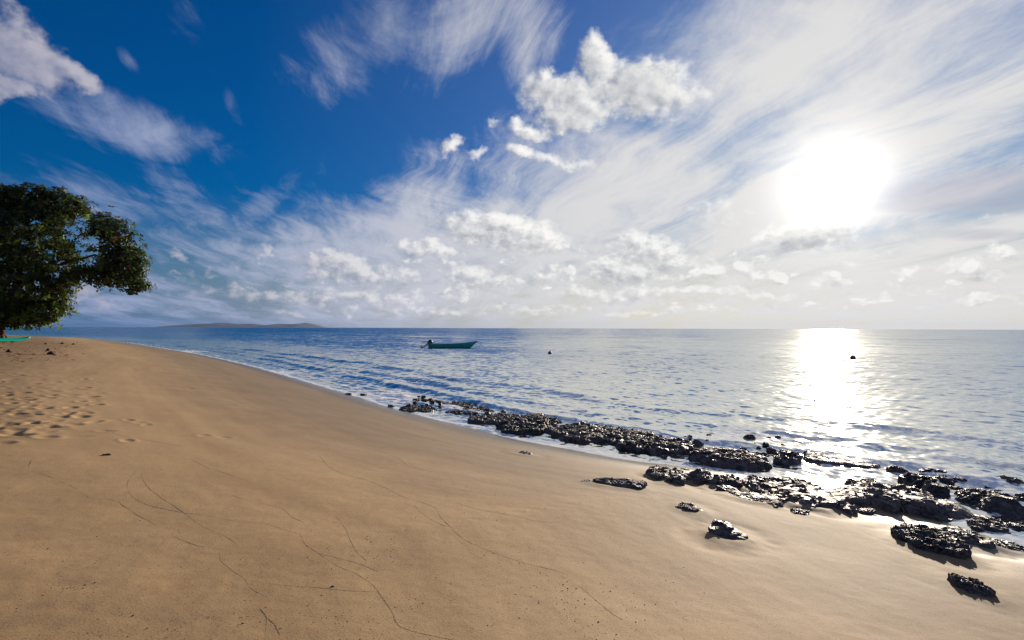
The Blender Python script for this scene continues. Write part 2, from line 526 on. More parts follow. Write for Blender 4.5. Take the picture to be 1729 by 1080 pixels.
for k in range(16):                                                     # strays beyond the trodden patch
    p = land_point(rp.uniform(150, 400), rp.uniform(612, 770))
    dent(p.x, p.y, rp.uniform(0, 3.1), rp.uniform(.11, .16), rp.uniform(.06, .09), rp.uniform(.006, .013))
rough_zone = smooth(7.5, 11.0, s_) * smooth(60, 25, rad)
sz = sz + rough_zone * (0.024 * fbm2(sx * 1.5, sy * 1.5, 3) + 0.010 * np.abs(pn2(sx * 4, sy * 4)))
sz = sz + land_detail(sx, sy, s_, al_)

sand = grid_mesh('sand', sx, sy, sz, attrs={'inland': s_})
sand['kind'] = 'structure'
m, t, b, out = mat('beach_sand')
geo = t.nodes.new('ShaderNodeNewGeometry')
pos = S(t, geo.outputs['Position'])
inl = t.nodes.new('ShaderNodeAttribute'); inl.attribute_name = 'inland'
inl = S(t, inl.outputs['Fac'])
px0, py0, _z = sep(t, pos)
big = noise(t, comb(t, inl * 1.5, px0 * 0.16, py0 * 0.16), 0.9, 6.0, 0.62)     # tide bands along the shore
grain = noise(t, pos, 95.0, 3.0, 0.7)
mid = noise(t, pos, 9.0, 5.0, 0.62)
speck = noise(t, pos, 70.0, 1.0, 0.4)
dry = mixc(t, big.step(.3, .7), rgb(t, (0.350, 0.222, 0.106)), rgb(t, (0.430, 0.280, 0.138)))
damp = mixc(t, big.step(.3, .7), rgb(t, (0.200, 0.138, 0.078)), rgb(t, (0.230, 0.160, 0.092)))
edge = inl + (noise(t, pos, 0.9, 4.0) - 0.5) * 2.2
c = mixc(t, edge.step(3.2, 7.0), damp, dry)
c = mixc(t, edge.step(7.6, 11.5), c, mixc(t, big.step(.3, .7), rgb(t, (0.240, 0.150, 0.068)), rgb(t, (0.285, 0.180, 0.083))))  # upper beach: corner falloff and slope shade put into a darker sand colour
c = mixc(t, grain.step(.35, .75) * 0.62, c, scalec(t, c, 0.55))
c = mixc(t, mid.step(.5, .8) * 0.12, c, scalec(t, c, 0.72))
c = mixc(t, speck.step(.67, .72) * 0.55, c, rgb(t, (0.07, 0.045, 0.03)))
wet = (inl + (noise(t, pos, 2.2, 4.0) - 0.5) * 0.8).step(0.2, 1.5, 1.0, 0.0)
c = mixc(t, wet * 0.85, c, scalec(t, c, 0.48))
plug(t, b.inputs['Base Color'], c)
plug(t, b.inputs['Roughness'], (inl.step(0.4, 2.6, 0.62, 0.82) - wet * 0.34).max(0.13))
plug(t, b.inputs['Specular IOR Level'], inl.step(0.4, 2.6, 0.28, 0.18) + wet * 0.10)
bump = t.nodes.new('ShaderNodeBump'); bump.inputs['Strength'].default_value = 0.55; bump.inputs['Distance'].default_value = 0.010
plug(t, bump.inputs['Height'], (grain * 0.34 + mid * 0.5) * (wet * -0.92 + 1.0))
t.links.new(bump.outputs[0], b.inputs['Normal'])
sand.data.materials.append(m)

# ------------------------------------------------------------------ sea
ringsW = np.concatenate([np.geomspace(3.0, 120, 1050), np.geomspace(121, 8000, 110)])
azW = fan(R(0.12), -60, 66, R(1.5))
wx, wy = polar(ringsW, azW)
ws, wal = shore_grid(wx, wy)
off = -ws                                       # metres out from the waterline
wr = np.hypot(wx, wy)
cell = np.maximum(wr * 0.0037, 0.004)
wz = np.zeros_like(wx)
rw = np.random.default_rng(3)
# chop: many short wave trains, mostly running toward the beach
for k in range(72):
    lam = 0.14 * (1.9 / 0.14) ** rw.random()
    ang = R(225) + rw.normal() * 0.75
    kx, ky = 2 * np.pi / lam * math.cos(ang), 2 * np.pi / lam * math.sin(ang)
    amp = 0.0027 * lam ** 0.5 * (0.6 + 0.8 * rw.random())
    fade = smooth(2.2, 5.0, lam / cell)
    if k % 2 == 0: fade = fade * (0.55 + 0.9 * pn2(wx / (lam * 5) + k, wy / (lam * 5)))
    ph = kx * wx + ky * wy + rw.random() * 6.28 + 1.2 * pn2(wx / (lam * 3.1) + k * 3, wy / (lam * 3.1))
    wz += amp * fade * (np.sin(ph) + 0.28 * np.cos(2 * ph))
# low swell lines lifting as they reach the shallows
crest_m = np.zeros_like(wx)
for (o0, h, wd, sd, gap) in ((1.3, .045, .30, 1, .15), (2.6, .10, .42, 2, .1), (4.3, .085, .55, 3, .2), (6.6, .10, .75, 4, .15), (9.6, .07, .95, 5, .2), (13.5, .07, 1.2, 6, .2), (19, .06, 1.5, 7, .3), (26, .05, 1.8, 8, .3), (36, .05, 2.2, 9, .3)):
    wob = o0 + 0.13 * o0 * pn2(wal * 0.16 + sd * 9, wal * 0 + sd) * 2.2 + 0.12 * pn2(wal * 1.1, wal * 0 + sd * 3.0)
    q = (off - wob) / wd
    env = np.clip(0.55 + 1.5 * pn2(wal * 0.17 + sd * 31, wal * 0 + 4.4 * sd) + .3 * pn2(wal * .7, wal * 0 + sd), 0, 1.35)
    ridge = np.where(q < 0, np.exp(-(q * 1.7) ** 2), np.exp(-(q * 0.75) ** 2))     # steeper toward the beach
    wz += (1.2 if o0 < 8 else .30) * h * env * ridge
    crest_m = np.maximum(crest_m, (h / .1) * env * np.exp(-((q + .35) * 1.8) ** 2) * (1 if o0 < 9 else 0))
near_sh = smooth(-0.1, 1.2, off)
wz = wz * (0.25 + 0.75 * near_sh) + 0.012
# broken water: foam along the lip and where crests spill
fn = fbm2(wx * 2.3, wy * 2.3, 4, .6); fn2 = fbm2(wx * 9, wy * 9, 3, .6)
lip = np.exp(-((off - 0.10 - 0.25 * pn2(wal * .6, wal * 0)) / 0.13) ** 2)
burst = np.zeros_like(wx)
for (bx, by, br) in ((690, 672, .9), (480, 629, 1.6), (650, 664, 1.0), (300, 594, 3.0), (1340, 742, .8), (1250, 735, .7), (1180, 748, .7), (1560, 800, .8), (1660, 826, .8), (1715, 836, .6), (1410, 778, .6), (770, 690, .6)):
    q = on_plane(bx, by)
    burst = np.maximum(burst, np.exp(-((wx - q[0]) ** 2 + (wy - q[1]) ** 2) / br ** 2))
tex = .5 + fn * .8 + fn2 * .9
lip = np.exp(-((off - 0.05 - 0.30 * pn2(wal * .5, wal * 0)) / (0.10 + .05 * pn2(wal * 1.7, wal * 0))) ** 2)
lip2 = np.exp(-((off - 0.85 - 0.9 * pn2(wal * .3 + 50, wal * 0)) / 0.16) ** 2) * smooth(-.15, .25, pn2(wal * .22 + 9, wal * 0))
foam = lip * np.clip(tex + .25, .3, 1) * 1.2 + lip2 * np.clip(tex - .05, 0, 1) * 1.2 + np.maximum(crest_m - .5, 0) * np.clip(tex - .25, 0, 1) * 1.6 + burst * np.clip(tex + .05, 0, 1) * 1.25
foam += smooth(4.5, .6, off) * smooth(.25, .55, fn + fn2 * .5) * .55
foam = np.clip(foam, 0, 1) * smooth(-.6, -.1, off) * (off < 12)
depth = np.clip(-land_profile(ws), 0, 4)
sea = grid_mesh('sea', wx, wy, wz, attrs={'depth': depth, 'foam': foam, 'off': np.clip(off, -5, 400)}, close=False)
sea['kind'] = 'structure'
m, t, b, out = mat('sea_water')
t.nodes.remove(b)
geo = t.nodes.new('ShaderNodeNewGeometry')
pos = S(t, geo.outputs['Position'])
def attr(n):
    a = t.nodes.new('ShaderNodeAttribute'); a.attribute_name = n; return S(t, a.outputs['Fac'])
dep, fo, of = attr('depth'), attr('foam'), attr('off')
# wavelets too small for the mesh
dist = vmath(t, 'LENGTH', pos, out=1)
n1 = noise(t, mapping(t, pos, rot=R(35), scale=(1.0, 1.9, 1)), 4.2, 3.0, 0.85, out=1)
n2 = noise(t, mapping(t, pos, rot=R(28), scale=(1.0, 2.4, 1)), 0.55, 2.0, 0.95, out=1)
n3 = noise(t, mapping(t, pos, rot=R(40), scale=(1.0, 2.6, 1)), 0.09, 2.0, 0.95, out=1)
def cen(v, k):
    return vmath(t, 'MULTIPLY', vmath(t, 'SUBTRACT', v, (.5, .5, .5)), comb(t, k * 0.7, k, 0.0))
gust = noise(t, mapping(t, pos, rot=R(20), scale=(1.0, 3.0, 1)), 0.03, 3.0, 0.55).step(.3, .7, .65, 1.25)
k1 = of.step(0.0, 8.0, 0.34, 0.46) * gust
k2 = of.step(2.0, 30.0, 0.10, 0.34) * gust
k3 = of.step(10.0, 60.0, 0.0, 0.26)
nv = vmath(t, 'ADD', vmath(t, 'ADD', cen(n1, k1), cen(n2, k2)), cen(n3, k3))
# far out the steep beachward faces of the waves are the ones that rise into view
tilt = of.step(0.5, 30.0, 0.02, 0.13) + of.step(25.0, 170.0, 0.0, 0.05)
lean = comb(t, tilt * -0.25, tilt * -1.0, 0.0)
N = vmath(t, 'NORMALIZE', vmath(t, 'ADD', vmath(t, 'ADD', S(t, geo.outputs['Normal']), nv), lean))
glossy = t.nodes.new('ShaderNodeBsdfGlossy'); glossy.inputs['Roughness'].default_value = 0.10
plug(t, glossy.inputs['Color'], (0.84, 0.83, 0.76)); plug(t, glossy.inputs['Normal'], N)
body = t.nodes.new('ShaderNodeBsdfDiffuse')
deepc = mixc(t, of.step(3.0, 45.0), rgb(t, (0.120, 0.142, 0.128)), rgb(t, (0.014, 0.150, 0.185)))
patch = noise(t, pos, 0.05, 3.0).step(.35, .65)
deepc = mixc(t, patch * 0.4, deepc, rgb(t, (0.024, 0.175, 0.190)))
plug(t, body.inputs['Color'], deepc)
clear = t.nodes.new('ShaderNodeBsdfTransparent'); plug(t, clear.inputs['Color'], (0.86, 0.93, 0.91))
mb = t.nodes.new('ShaderNodeMixShader')
plug(t, mb.inputs[0], (dep * -3.2).exp() * -1.0 + 1.0)
t.links.new(clear.outputs[0], mb.inputs[1]); t.links.new(body.outputs[0], mb.inputs[2])
fr = t.nodes.new('ShaderNodeFresnel'); fr.inputs['IOR'].default_value = 1.333; plug(t, fr.inputs['Normal'], N)
ms = t.nodes.new('ShaderNodeMixShader'); t.links.new(fr.outputs[0], ms.inputs[0])
t.links.new(mb.outputs[0], ms.inputs[1]); t.links.new(glossy.outputs[0], ms.inputs[2])
fb = t.nodes.new('ShaderNodeBsdfDiffuse'); plug(t, fb.inputs['Color'], (0.80, 0.80, 0.80))
fnz = noise(t, pos, 26.0, 4.0, 0.7)
mf = t.nodes.new('ShaderNodeMixShader'); plug(t, mf.inputs[0], (fo * 1.6 + (fnz - 0.62) * 1.6).clamp() * 0.9)
t.links.new(ms.outputs[0], mf.inputs[1]); t.links.new(fb.outputs[0], mf.inputs[2])
t.links.new(mf.outputs[0], out.inputs['Surface'])
sea.data.materials.append(m)

# ------------------------------------------------------------------ helpers for things
def link(o, parent=None):
    COL.objects.link(o)
    if parent: o.parent = parent
    return o
def tag(o, label=None, cat=None, group=None, kind=None):
    if label: o['label'] = label
    if cat: o['category'] = cat
    if group: o['group'] = group
    if kind: o['kind'] = kind
    return o
def empty(name, loc, rz=0.0):
    o = bpy.data.objects.new(name, None); o.location = loc; o.rotation_euler = (0, 0, rz); o.empty_display_size = .2
    return link(o)
def mesh_obj(name, verts, faces, material, parent=None, flat=False):
    me = bpy.data.meshes.new(name)
    me.from_pydata([tuple(map(float, v)) for v in verts], [], [tuple(map(int, f)) for f in faces])
    if not flat: me.polygons.foreach_set('use_smooth', np.ones(len(faces), bool))
    me.update(); me.materials.append(material)
    return link(bpy.data.objects.new(name, me), parent)

# ------------------------------------------------------------------ lava rock
def lava(name, a, b_, rough_lo, rough_hi, green=0.0):
    m, t, b, out = mat(name)
    g = t.nodes.new('ShaderNodeNewGeometry'); pos = S(t, g.outputs['Position'])
    n = noise(t, pos, 5.0, 6.0, 0.62); f = noise(t, pos, 42.0, 5.0, 0.65)
    c = mixc(t, n.step(.35, .68), rgb(t, a), rgb(t, b_))
    c = mixc(t, f.step(.42, .75) * .55, c, scalec(t, c, 1.9))
    if green: c = mixc(t, noise(t, vmath(t, 'ADD', pos, (4, 2, 9)), 3.2, 3.0).step(.55, .68) * green, c, rgb(t, (0.035, 0.05, 0.012)))
    plug(t, b.inputs['Base Color'], c)
    plug(t, b.inputs['Roughness'], noise(t, vmath(t, 'ADD', pos, (1, 8, 3)), 9.0, 3.0).step(.35, .65, rough_lo, rough_hi))
    plug(t, b.inputs['Specular IOR Level'], 0.5)
    bu = t.nodes.new('ShaderNodeBump'); bu.inputs['Strength'].default_value = 0.85; bu.inputs['Distance'].default_value = 0.022
    plug(t, bu.inputs['Height'], f * 0.7 + n * 0.5)
    t.links.new(bu.outputs[0], b.inputs['Normal'])
    return m
LAVA = lava('wet_lava', (0.036, 0.029, 0.028), (0.092, 0.072, 0.064), 0.42, 0.78)
LAVA_BROWN = lava('brown_lava', (0.062, 0.046, 0.042), (0.150, 0.112, 0.098), 0.46, 0.80)
LAVA_WEED = lava('weedy_lava', (0.016, 0.016, 0.014), (0.038, 0.036, 0.028), 0.42, 0.75, 0.8)

def blocks(p, seed):
    """nearest cell of a jittered lattice: one random triple per cell, so that the stone breaks into blocks"""
    i0 = np.floor(p).astype(np.int64); best = np.full(len(p), 1e9); val = np.zeros((len(p), 3))
    for a in (-1, 0, 1):
        for b in (-1, 0, 1):
            for c in (-1, 0, 1):
                i = i0 + (a, b, c)
                h = _perm[(_perm[(_perm[(i[:, 0] + seed) & 511] + i[:, 1]) & 511] + i[:, 2]) & 511]
                q = i + .5 + _g3[h] * .55
                d = ((p - q) ** 2).sum(1); m = d < best
                best[m] = d[m]; val[m] = _g3[(h * 7 + 3) & 511][m]
    return val

def rock_shape(L, W, h0, h1, seed, nt=120, npz=46, box=3.2, rough=.10, top=.80, dome=.18, taper=(1, 1), terr=.5, jag=1.0, sink=.35, blk=.8):
    """a lump of rock, long axis x, base at z=0; h0/h1 heights at its two ends, taper the widths there"""
    rs = np.random.default_rng(seed)
    th = np.linspace(0, 2 * np.pi, nt, endpoint=False); p = np.linspace(0.02, 1, npz)
    T, Pp = np.meshgrid(th, p, indexing='xy')                   # (npz, nt)
    ct, st = np.cos(T), np.sin(T)
    sup = (np.abs(ct) ** box + np.abs(st) ** box) ** (-1 / box)
    wob = 1 + .20 * pn2(ct * 1.6 + seed * 3.1, st * 1.6) + .13 * pn2(ct * 4 + seed, st * 4 + 5) + .07 * pn2(ct * 9 - seed, st * 9)
    rr = np.where(Pp < .62, Pp / .62 * top, top + (1 - top) * np.sin((Pp - .62) / .38 * np.pi / 2) ** .8)
    x = ct * sup * wob * rr; y = st * sup * wob * rr
    q = np.clip(x, -1, 1) * .5 + .5
    wfac = taper[0] + (taper[1] - taper[0]) * q
    hfac = h0 + (h1 - h0) * q
    y = y * wfac
    zp = np.where(Pp < .62, 1 - dome * (Pp / .62) ** 2, (1 - dome) * np.cos(np.clip((Pp - .62) / .30, 0, 1) * np.pi / 2) ** .7 - sink * np.clip((Pp - .90) / .10, 0, 1))
    X, Y, Z = x * L / 2, y * W / 2, zp * hfac
    P3 = np.stack([X, Y, Z], -1).reshape(-1, 3)
    hm = max(h0, h1); sc = 1 / max(.12, min(hm * 1.6, .5))
    o = rs.uniform(-50, 50, 3)
    up = np.clip(Z / (hm + 1e-6), 0, 1).reshape(-1)
    n1 = fbm3(P3 * sc + o, 4, .55); n2 = fbm3(P3 * sc * (1, 1, 1.6) + o + 31, 4, .55); n3 = 1 - np.abs(fbm3(P3 * sc * 1.3 + o + 77, 4, .55)) * 2.2
    n4 = 1 - np.abs(pn3(P3 * sc * 4.5 + o)) * 2
    amp = rough * (.4 + .6 * up) * max(hm, .1) * 1.7
    P3[:, 0] += n1 * amp * 1.0
    P3[:, 1] += n2 * amp * 1.0
    P3[:, 2] += (n3 - .45) * amp * .75 * jag + (n4 - .4) * amp * .22 * jag
    if blk:
        wv_ = P3 + .12 * hm * np.stack([n1, n2, n3], 1)
        v1 = blocks(wv_ * (1, 1, 1.7) / max(.10, hm * .9) + o, seed); v2 = blocks(wv_ * (1, 1, 1.5) / max(.05, hm * .38) + o + 9, seed + 5)
        k_ = blk * hm * (.35 + .65 * up)
        P3[:, 0] += k_ * (v1[:, 0] * .30 + v2[:, 0] * .13); P3[:, 1] += k_ * (v1[:, 1] * .30 + v2[:, 1] * .13); P3[:, 2] += k_ * (v1[:, 2] * .26 + v2[:, 2] * .15)
    if terr:                                                    # bedding: steps worn into the sides
        stp = hm * .24
        zq = P3[:, 2] / stp + .25 * n1
        fr = zq - np.floor(zq)
        P3[:, 2] += terr * stp * (smooth(.25, .75, fr) - fr) * (up > .05)
    ex = p * 0
    v = np.vstack([P3, [[0, 0, P3[:nt, 2].mean()]]])
    i = np.arange(npz - 1)[:, None]; j = np.arange(nt)[None, :]; j2 = (j + 1) % nt
    f = np.stack([i * nt + j, (i + 1) * nt + j, (i + 1) * nt + j2, i * nt + j2], -1).reshape(-1, 4).tolist()
    f += [(len(v) - 1, k, (k + 1) % nt) for k in range(nt)]
    return v, f

def base_point(px, py):
    p = land_point(px, py)
    return p

BEDDED = []
def rock(label, x0, y0, x1, y1, h0, h1, W, seed, m=None, cat='rock', group=None, name='lava_rock', zoff=0.0, **k):
    """front foot of the rock runs between two picture points on the sand; it reaches W metres back from there"""
    a, b = base_point(x0, y0), base_point(x1, y1)
    flat = .70 if name == 'reef_rock' else (.60 if 28 <= seed <= 40 else .54)
    h0, h1, W = h0 * flat, h1 * flat, W * 1.5
    d = Vector((b.x - a.x, b.y - a.y)); L = d.length
    rz = math.atan2(d.y, d.x)
    back = Vector((-math.sin(rz), math.cos(rz)))
    c = (a + b) / 2
    loc = (c.x + back.x * W * .42, c.y + back.y * W * .42, max(min(a.z, b.z), -.045) - .01 + zoff)
    v, f = rock_shape(L, W, h0, h1, seed, **k)
    o = mesh_obj(name, v, f, m or LAVA)
    o.location = loc; o.rotation_euler = (0, 0, rz)
    BEDDED.append((loc[0], loc[1], rz, L / 2, W / 2, max(h0, h1)))
    return tag(o, label, cat, group)

DET = dict(nt=200, npz=64)
rock('small flat black rock alone on smooth sand left of the long flat rock', 870, 767, 904, 769, .02, .07, .30, 3, rough=.12, taper=(.25, .9), nt=90, npz=30)
rock('long low black rock flush in the sand, pointed at its left end', 990, 815, 1078, 829, .05, .09, .34, 5, rough=.10, taper=(.35, .8), **DET)
rock('thin dark sliver of rock by the pointed end of the long flat rock', 978, 812, 990, 814, .02, .03, .10, 6, nt=40, npz=16)
rock('blocky black rock flat on top, left end of the row of lumps', 1102, 806, 1172, 812, .20, .10, .42, 8, m=LAVA_BROWN, rough=.09, box=4, **DET)
rock('dark wedge of rock with one end cut square, in front of the row of lumps', 1124, 816, 1156, 820, .10, .17, .30, 9, m=LAVA_BROWN, rough=.07, taper=(.3, 1.0), nt=120, npz=40)
rock('round black boulder in the row of lumps behind the square cut wedge', 1154, 808, 1167, 811, .24, .22, .26, 10, box=2.2, dome=.5, nt=80, npz=36)
rock('squat dark boulder in the middle of the row of lumps', 1168, 812, 1193, 816, .19, .18, .34, 12, box=2.4, dome=.4, m=LAVA_BROWN, nt=110, npz=40)
rock('lumpy dark boulder just right of the squat boulder in the row', 1192, 815, 1212, 819, .18, .15, .30, 13, box=2.4, dome=.4, nt=100, npz=40)
rock('small dark boulder between the lumpy boulder and the end slab of the row', 1210, 817, 1225, 822, .15, .13, .24, 14, box=2.3, dome=.4, nt=80, npz=32)
rock('low brown black slab at the right end of the row of lumps', 1223, 820, 1256, 824, .13, .10, .30, 15, m=LAVA_BROWN, nt=120, npz=40)
rock('narrow broken rock trailing on the sand under the end slab of the row', 1208, 822, 1233, 829, .05, .04, .14, 16, nt=80, npz=26)
rock('small lone stone on the sand above the row of lumps', 1147, 792, 1156, 794, .05, .05, .10, 17, nt=40, npz=18)
rock('curved low black rock sunk in the sand, the left of a close pair', 1134, 855, 1166, 866, .07, .05, .20, 18, rough=.14, taper=(1, .5), nt=120, npz=36)
rock('low pointed black lump sunk in the sand, the right of a close pair', 1170, 864, 1194, 866, .06, .07, .18, 19, rough=.12, dome=.5, box=2.2, nt=90, npz=32)
rock('black rock with an upright blunt end tapering to a point on the sand', 1192, 904, 1252, 921, .21, .03, .30, 20, rough=.07, blk=.5, taper=(.9, .25), box=5, **DET)
rock('long straight low slab of rock beside the big layered ledge', 1228, 838, 1322, 856, .13, .10, .30, 22, m=LAVA_BROWN, rough=.05, box=5, blk=.4, **DET)
rock('flat splinter of rock in front of the long straight slab', 1294, 853, 1316, 857, .05, .05, .12, 23, nt=60, npz=22)
rock('big layered brown black ledge with steep broken front on the sand', 1300, 846, 1448, 868, .34, .24, .95, 24, m=LAVA_BROWN, rough=.08, terr=1.0, box=5, blk=.5, nt=300, npz=90)
rock('upper shelf of layered rock behind the big layered ledge', 1292, 829, 1396, 838, .20, .22, .60, 25, m=LAVA_BROWN, rough=.08, terr=1.0, blk=.5, **DET)
rock('small rock chips on the sand off the right end of the layered ledge', 1446, 862, 1466, 868, .07, .05, .16, 26, nt=70, npz=24)
rock('flat crumbled rock lying in the shadow under the layered ledge', 1333, 864, 1362, 871, .04, .03, .15, 27, rough=.2, nt=80, npz=26)
rock('long straight sided slab standing in the glittering shallows', 1359, 795, 1482, 806, .26, .17, .60, 28, m=LAVA_BROWN, rough=.03, box=7, dome=.05, terr=0, blk=.22, **DET)
rock('dark rock at the far right tip of the slab in the glitter', 1466, 788, 1480, 792, .14, .12, .26, 29, m=LAVA_BROWN, nt=70, npz=28)
rock('smooth rounded shelf of rock sloping left into the bright water', 1378, 836, 1470, 858, .12, .32, .70, 30, m=LAVA_BROWN, rough=.04, terr=0, blk=.2, dome=.35, **DET)
rock('tall rough sided ledge behind the layered ledge with a knobbly crest', 1455, 852, 1530, 866, .36, .36, .80, 31, m=LAVA_BROWN, rough=.07, blk=.5, **DET)
rock('bulky ledge block with a broken rim next to the rounded boulder', 1510, 860, 1605, 878, .38, .34, .75, 32, m=LAVA_BROWN, rough=.07, blk=.5, **DET)
rock('rough crest of rock in the wash behind the bulky block', 1530, 845, 1600, 858, .36, .30, .60, 33, rough=.15, **DET)
rock('rounded boulder with a pale worn rim leaning on the dark ledge', 1580, 872, 1658, 888, .34, .16, .60, 34, m=LAVA_BROWN, rough=.04, terr=0, blk=.15, dome=.45, box=2.6, **DET)
rock('small pale topped rock at the foot of the bulky block', 1500, 853, 1528, 862, .07, .05, .20, 35, nt=80, npz=26)
rock('low dark rock with a bright wet crest below the rounded boulder', 1556, 872, 1612, 884, .12, .06, .30, 36, rough=.14, nt=140, npz=40)
rock('long dark shelf of rock running behind the rounded boulder', 1600, 858, 1700, 880, .24, .22, .55, 37, rough=.14, **DET)
rock('black pyramid shaped rock at the right edge of the picture', 1698, 892, 1765, 900, .42, .46, .60, 38, rough=.06, blk=.4, dome=.6, box=2.2, **DET)
rock('black slab with a wet shining top in front of the pyramid rock', 1648, 894, 1712, 908, .20, .14, .40, 39, rough=.08, box=4, **DET)
rock('dark rock half hidden at the right edge below the pyramid rock', 1702, 902, 1760, 914, .16, .16, .40, 40, rough=.12, **DET)
rock('reddish rim of rock peeping out above the twin rock', 1640, 894, 1668, 900, .13, .10, .26, 41, m=LAVA_BROWN, rough=.12, nt=110, npz=36)
rock('tiny stone between the twin rock and the edge of the picture', 1672, 902, 1686, 904, .06, .05, .10, 42, nt=50, npz=20)
rock('thin line of broken rock on the sand above the right edge rock', 1688, 904, 1735, 911, .04, .04, .14, 43, rough=.2, nt=110, npz=26)
rock('front half of the big twin rock with a pitted wet top', 1546, 929, 1650, 948, .20, .19, .50, 44, rough=.15, jag=1.5, top=.86, dome=-.05, box=2.8, nt=300, npz=100)
rock('back half of the big twin rock, smoother and darker', 1612, 916, 1692, 930, .23, .20, .40, 45, rough=.05, blk=.4, box=3, dome=.3, **DET)
rock('low dark hump of rock at the right edge beside the twin rock', 1684, 927, 1765, 938, .07, .13, .34, 46, rough=.08, dome=.5, **DET)
rock('nearest rock, small and jagged with a bright wet hollow on top', 1642, 1006, 1698, 1014, .13, .07, .28, 47, m=LAVA_BROWN, rough=.16, jag=1.6, top=.86, dome=-.08, box=2.5, taper=(1, .6), nt=260, npz=90)

# the reef edge that follows the waterline from the middle of the picture to the slab
REEF = [
    ('far end of the reef edge, low and green with weed', 676, 694, 738, 700, .14, .12, .9, LAVA_WEED),
    ('dark bar of reef awash behind the weedy far end', 690, 683, 735, 690, .12, .10, .5, LAVA),
    ('low arched piece of reef standing just off the sand past the weedy end', 738, 692, 800, 699, .16, .10, .7, LAVA_BROWN),
    ('flat black reef piece beside a shining puddle', 742, 702, 806, 712, .13, .15, .9, LAVA_WEED),
    ('black reef piece at the first bend of the sand edge', 780, 713, 850, 726, .17, .20, 1.1, LAVA),
    ('long thin outer bar of reef washed by ripples', 780, 697, 872, 704, .12, .10, .6, LAVA),
    ('heap of reef rock with round lumps on its seaward side', 835, 724, 905, 736, .26, .26, 1.2, LAVA),
    ('dark mossy wall of reef above the smooth sand', 842, 733, 920, 742, .20, .22, .9, LAVA_WEED),
    ('rugged reef stretch with many white glints', 905, 738, 985, 755, .22, .24, 1.2, LAVA),
    ('reef piece with a smooth brown overhung front', 940, 748, 1005, 757, .24, .22, .8, LAVA_BROWN),
    ('reef stretch with a shadowed foot before the big lump', 985, 752, 1065, 766, .22, .22, 1.1, LAVA),
    ('big dark reef lump that juts onto the sand', 1035, 764, 1100, 774, .24, .26, .9, LAVA),
    ('brown vertical sided reef block right of the jutting lump', 1085, 772, 1165, 781, .27, .26, .9, LAVA_BROWN),
    ('reef block with a shining puddle at its foot', 1155, 780, 1215, 792, .27, .25, .8, LAVA_BROWN),
    ('long straight reef wall facing the row of lumps', 1195, 790, 1310, 801, .26, .22, .8, LAVA_BROWN),
    ('last block of the reef edge beside the bright gap', 1305, 797, 1350, 803, .26, .28, .6, LAVA_BROWN),
]
for k, (lab, x0, y0, x1, y1, h0, h1, W, m_) in enumerate(REEF):
    rock(lab, x0, y0, x1, y1, h0, h1, W, 100 + k, m=m_, cat='reef rock', name='reef_rock', rough=.11, jag=1.0, blk=.75, dome=.10, top=.84, box=3.4, nt=240, npz=70)

# loose stones strewn over the reef edge and in the wash: one shape after another, copied
protos = []
for k in range(9):
    v, f = rock_shape(1.0, rng.uniform(.55, .9), rng.uniform(.35, .6), rng.uniform(.3, .6), 300 + k, nt=44, npz=20, box=2.3, rough=.20, dome=.35, terr=.3, jag=1.3)
    o = mesh_obj('loose_rock', v, f, LAVA if k % 3 else LAVA_BROWN)
    protos.append(o)
used = set()
def loose(px, py, size, lab, group, z=None, flat=1.0):
    k = int(rng.integers(len(protos)))
    if k in used: o = protos[k].copy(); COL.objects.link(o)
    else: o = protos[k]; used.add(k)
    p = land_point(px, py)
    if z is None: z = max(p.z, -.10)
    o.location = (p.x, p.y, z - .03 * size)
    o.rotation_euler = (rng.uniform(-.3, .3), rng.uniform(-.3, .3), rng.uniform(0, 6.3))
    s = size
    o.scale = (s * rng.uniform(.8, 1.3), s * rng.uniform(.8, 1.2), s * flat * rng.uniform(.7, 1.2))
    tag(o, lab, 'rock', group)
    return o
def along_px(pts, u):
    u = u * (len(pts) - 1); i = min(int(u), len(pts) - 2); w = u - i
    return pts[i][0] * (1 - w) + pts[i + 1][0] * w, pts[i][1] * (1 - w) + pts[i + 1][1] * w
RE = [(690, 694), (740, 701), (800, 715), (860, 733), (940, 748), (1020, 760), (1100, 772), (1180, 784), (1260, 794), (1340, 800)]
for k in range(90):
    u = rng.random()
    x, y = along_px(RE, u)
    y -= 3 + rng.random() ** .8 * (14 + 12 * min(1, u * 2))
    loose(x + rng.uniform(-6, 6), y, rng.uniform(.08, .20), 'small jagged black stone among many piled along the reef edge', 'stones piled along the reef edge', z=rng.uniform(.0, .10), flat=.8)
for k in range(44):
    x = rng.uniform(1080, 1345); y = rng.uniform(738, 776) + (x - 1080) * .03
    loose(x, y, rng.uniform(.10, .24), 'low dark stone awash in the glinting shallows behind the reef edge', 'stones awash behind the reef edge', z=rng.uniform(-.08, .0), flat=.75)
for k in range(40):
    x = rng.uniform(1470, 1735); y = 798 + (x - 1470) * .17 + rng.uniform(-4, 34)
    loose(x, y, rng.uniform(.12, .32), 'dark stone in the foamy wash behind the right hand ledges', 'stones in the wash behind the right hand ledges', z=rng.uniform(-.06, .03), flat=.7)
for k in range(22):
    x = rng.uniform(1225, 1310); y = 798 + (x - 1225) * .16 + rng.uniform(-2, 10)
    loose(x, y + 4, rng.uniform(.05, .13), 'little black pebble on the wet strip between reef wall and layered ledge', 'pebbles on the wet strip')
for (x, y, s, lab) in ((587, 666, .30, 'first of the far stones in the shallow film, left of the weedy reef end'), (614, 669, .26, 'far stone in the shallow film nearest to the breaking foam'), (603, 672, .12, 'tiny far stone at the sand edge before the foam'), (661, 687, .20, 'lone low stone at the sand edge just left of the weedy reef end')):
    loose(x, y, s, lab, None, z=.0, flat=.6)


